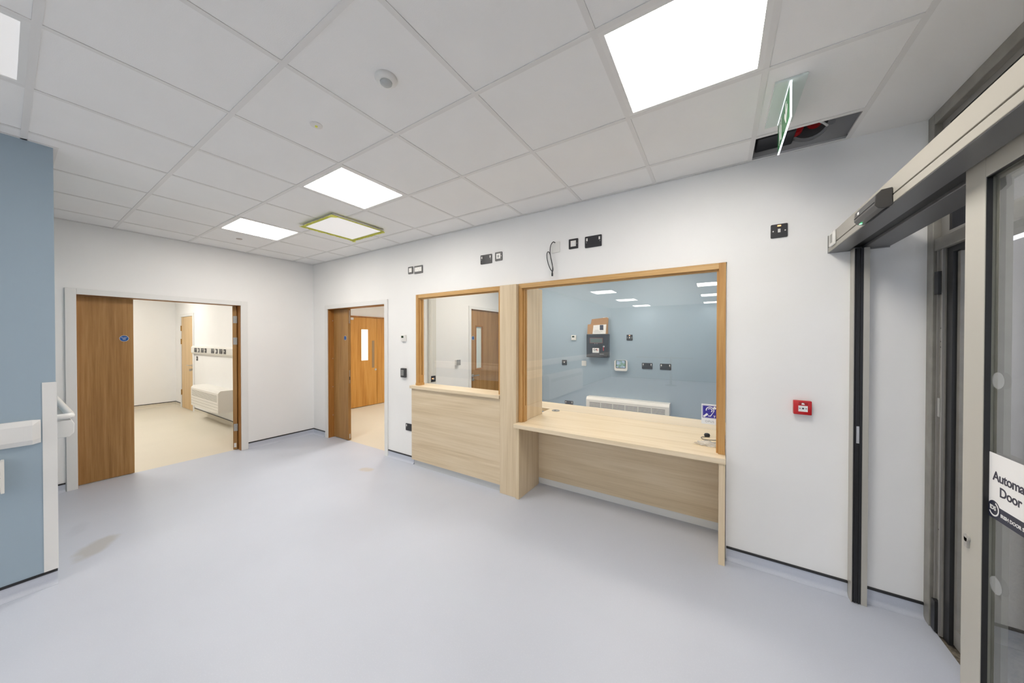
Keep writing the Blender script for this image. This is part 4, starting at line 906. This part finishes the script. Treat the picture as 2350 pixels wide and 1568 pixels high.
# ------------------------------------------------------------------ outer entrance frame
o = thing('window_3', (6.65, -1.8, 0), 'weathered metal entrance screen with transom and glass behind the sliding door', 'window', kind='structure')
mk('mullion', boxes((6.60, 6.70, -.058, 0, 0, H), bevel=.003), 'anod', o)
mk('head_rail', boxes((6.60, 6.70, -3.6, -.058, 2.715, H), bevel=.003), 'anod', o)
mk('transom', boxes((6.605, 6.70, -3.6, -.058, 2.035, 2.10), bevel=.004), 'anod', o)
mk('fanlight_bead', boxes((6.63, 6.69, -.125, -.058, 2.10, 2.715), (6.63, 6.69, -1.70, -.125, 2.685, 2.715), (6.63, 6.69, -1.70, -.125, 2.10, 2.125)), 'alu_dark', o)
mk('fanlight_gasket', boxes((6.632, 6.688, -.145, -.125, 2.125, 2.685), (6.632, 6.688, -1.70, -.145, 2.665, 2.685)), 'gasket', o)
mk('fanlight_pane', boxes((6.656, 6.662, -1.70, -.14, 2.12, 2.67)), 'glass_smoke', o)
mk('door_post', boxes((6.62, 6.70, -.125, -.058, 0, 2.035)), 'anod', o)
mk('post_groove', boxes((6.612, 6.62, -.075, -.068, 0, 2.035), (6.612, 6.62, -.122, -.112, 0, 2.035)), 'alu_dark', o)
mk('closer_block', boxes((6.600, 6.62, -.112, -.078, 1.80, 1.92)), 'gasket', o)
mk('lock_plate', boxes((6.612, 6.6195, -.108, -.084, 1.15, 1.25)), 'steel', o)
mk('foot_block', boxes((6.600, 6.62, -.112, -.078, .01, .17)), 'gasket', o)
for z in (1.62, 1.55, 1.52, .55): mk('screw_hole', cyl((-.092, z), .004, 'X', 6.6185, 6.6199, 10), 'slot', o)
mk('door_gasket', boxes((6.625, 6.69, -.175, -.125, 0, 2.035), (6.625, 6.69, -1.70, -.175, 2.005, 2.035)), 'gasket', o)
mk('door_stile', boxes((6.64, 6.685, -.20, -.176, .01, 2.004)), 'anod', o)
mk('door_pane', boxes((6.656, 6.662, -1.68, -.20, .10, 1.99)), 'glass_smoke', o)
mk('door_rail', boxes((6.64, 6.685, -1.68, -.20, .01, .10)), 'anod', o)
mk('mullion', boxes((6.60, 6.70, -1.76, -1.70, 0, 2.035), (6.60, 6.70, -1.76, -1.70, 2.10, 2.715)), 'anod', o)
mk('side_pane', boxes((6.656, 6.662, -3.55, -1.76, .02, 2.03)), 'glass_smoke', o)
mk('side_pane', boxes((6.656, 6.662, -3.55, -1.76, 2.10, 2.71)), 'glass_smoke', o)
mk('mullion', boxes((6.60, 6.70, -3.6, -3.55, 0, 2.035), (6.60, 6.70, -3.6, -3.55, 2.10, 2.715)), 'anod', o)
# outside
mk('wall_outside', boxes((9.0, 9.2, -6, 9, -.1, 2.9)), 'ext_wall', label='grey rendered wall outside the entrance', cat='wall', kind='structure')
mk('wall_outside', boxes((6.7, 9.0, 7.5, 7.7, -.1, 2.9)), 'ext_wall', label='grey wall at the far end of the outside passage', cat='wall', kind='structure')
mk('canopy', boxes((6.76, 8.75, -6, 7.4, 3.06, 3.2)), 'ext_wall', label='grey canopy above the outside passage', cat='canopy', kind='structure')
mk('wooden_board', boxes((8.94, 8.999, 4.7, 6.2, 2.2, 2.86)), 'brown_panel', label='brown board on the outside wall seen through the sliding glass', cat='board')
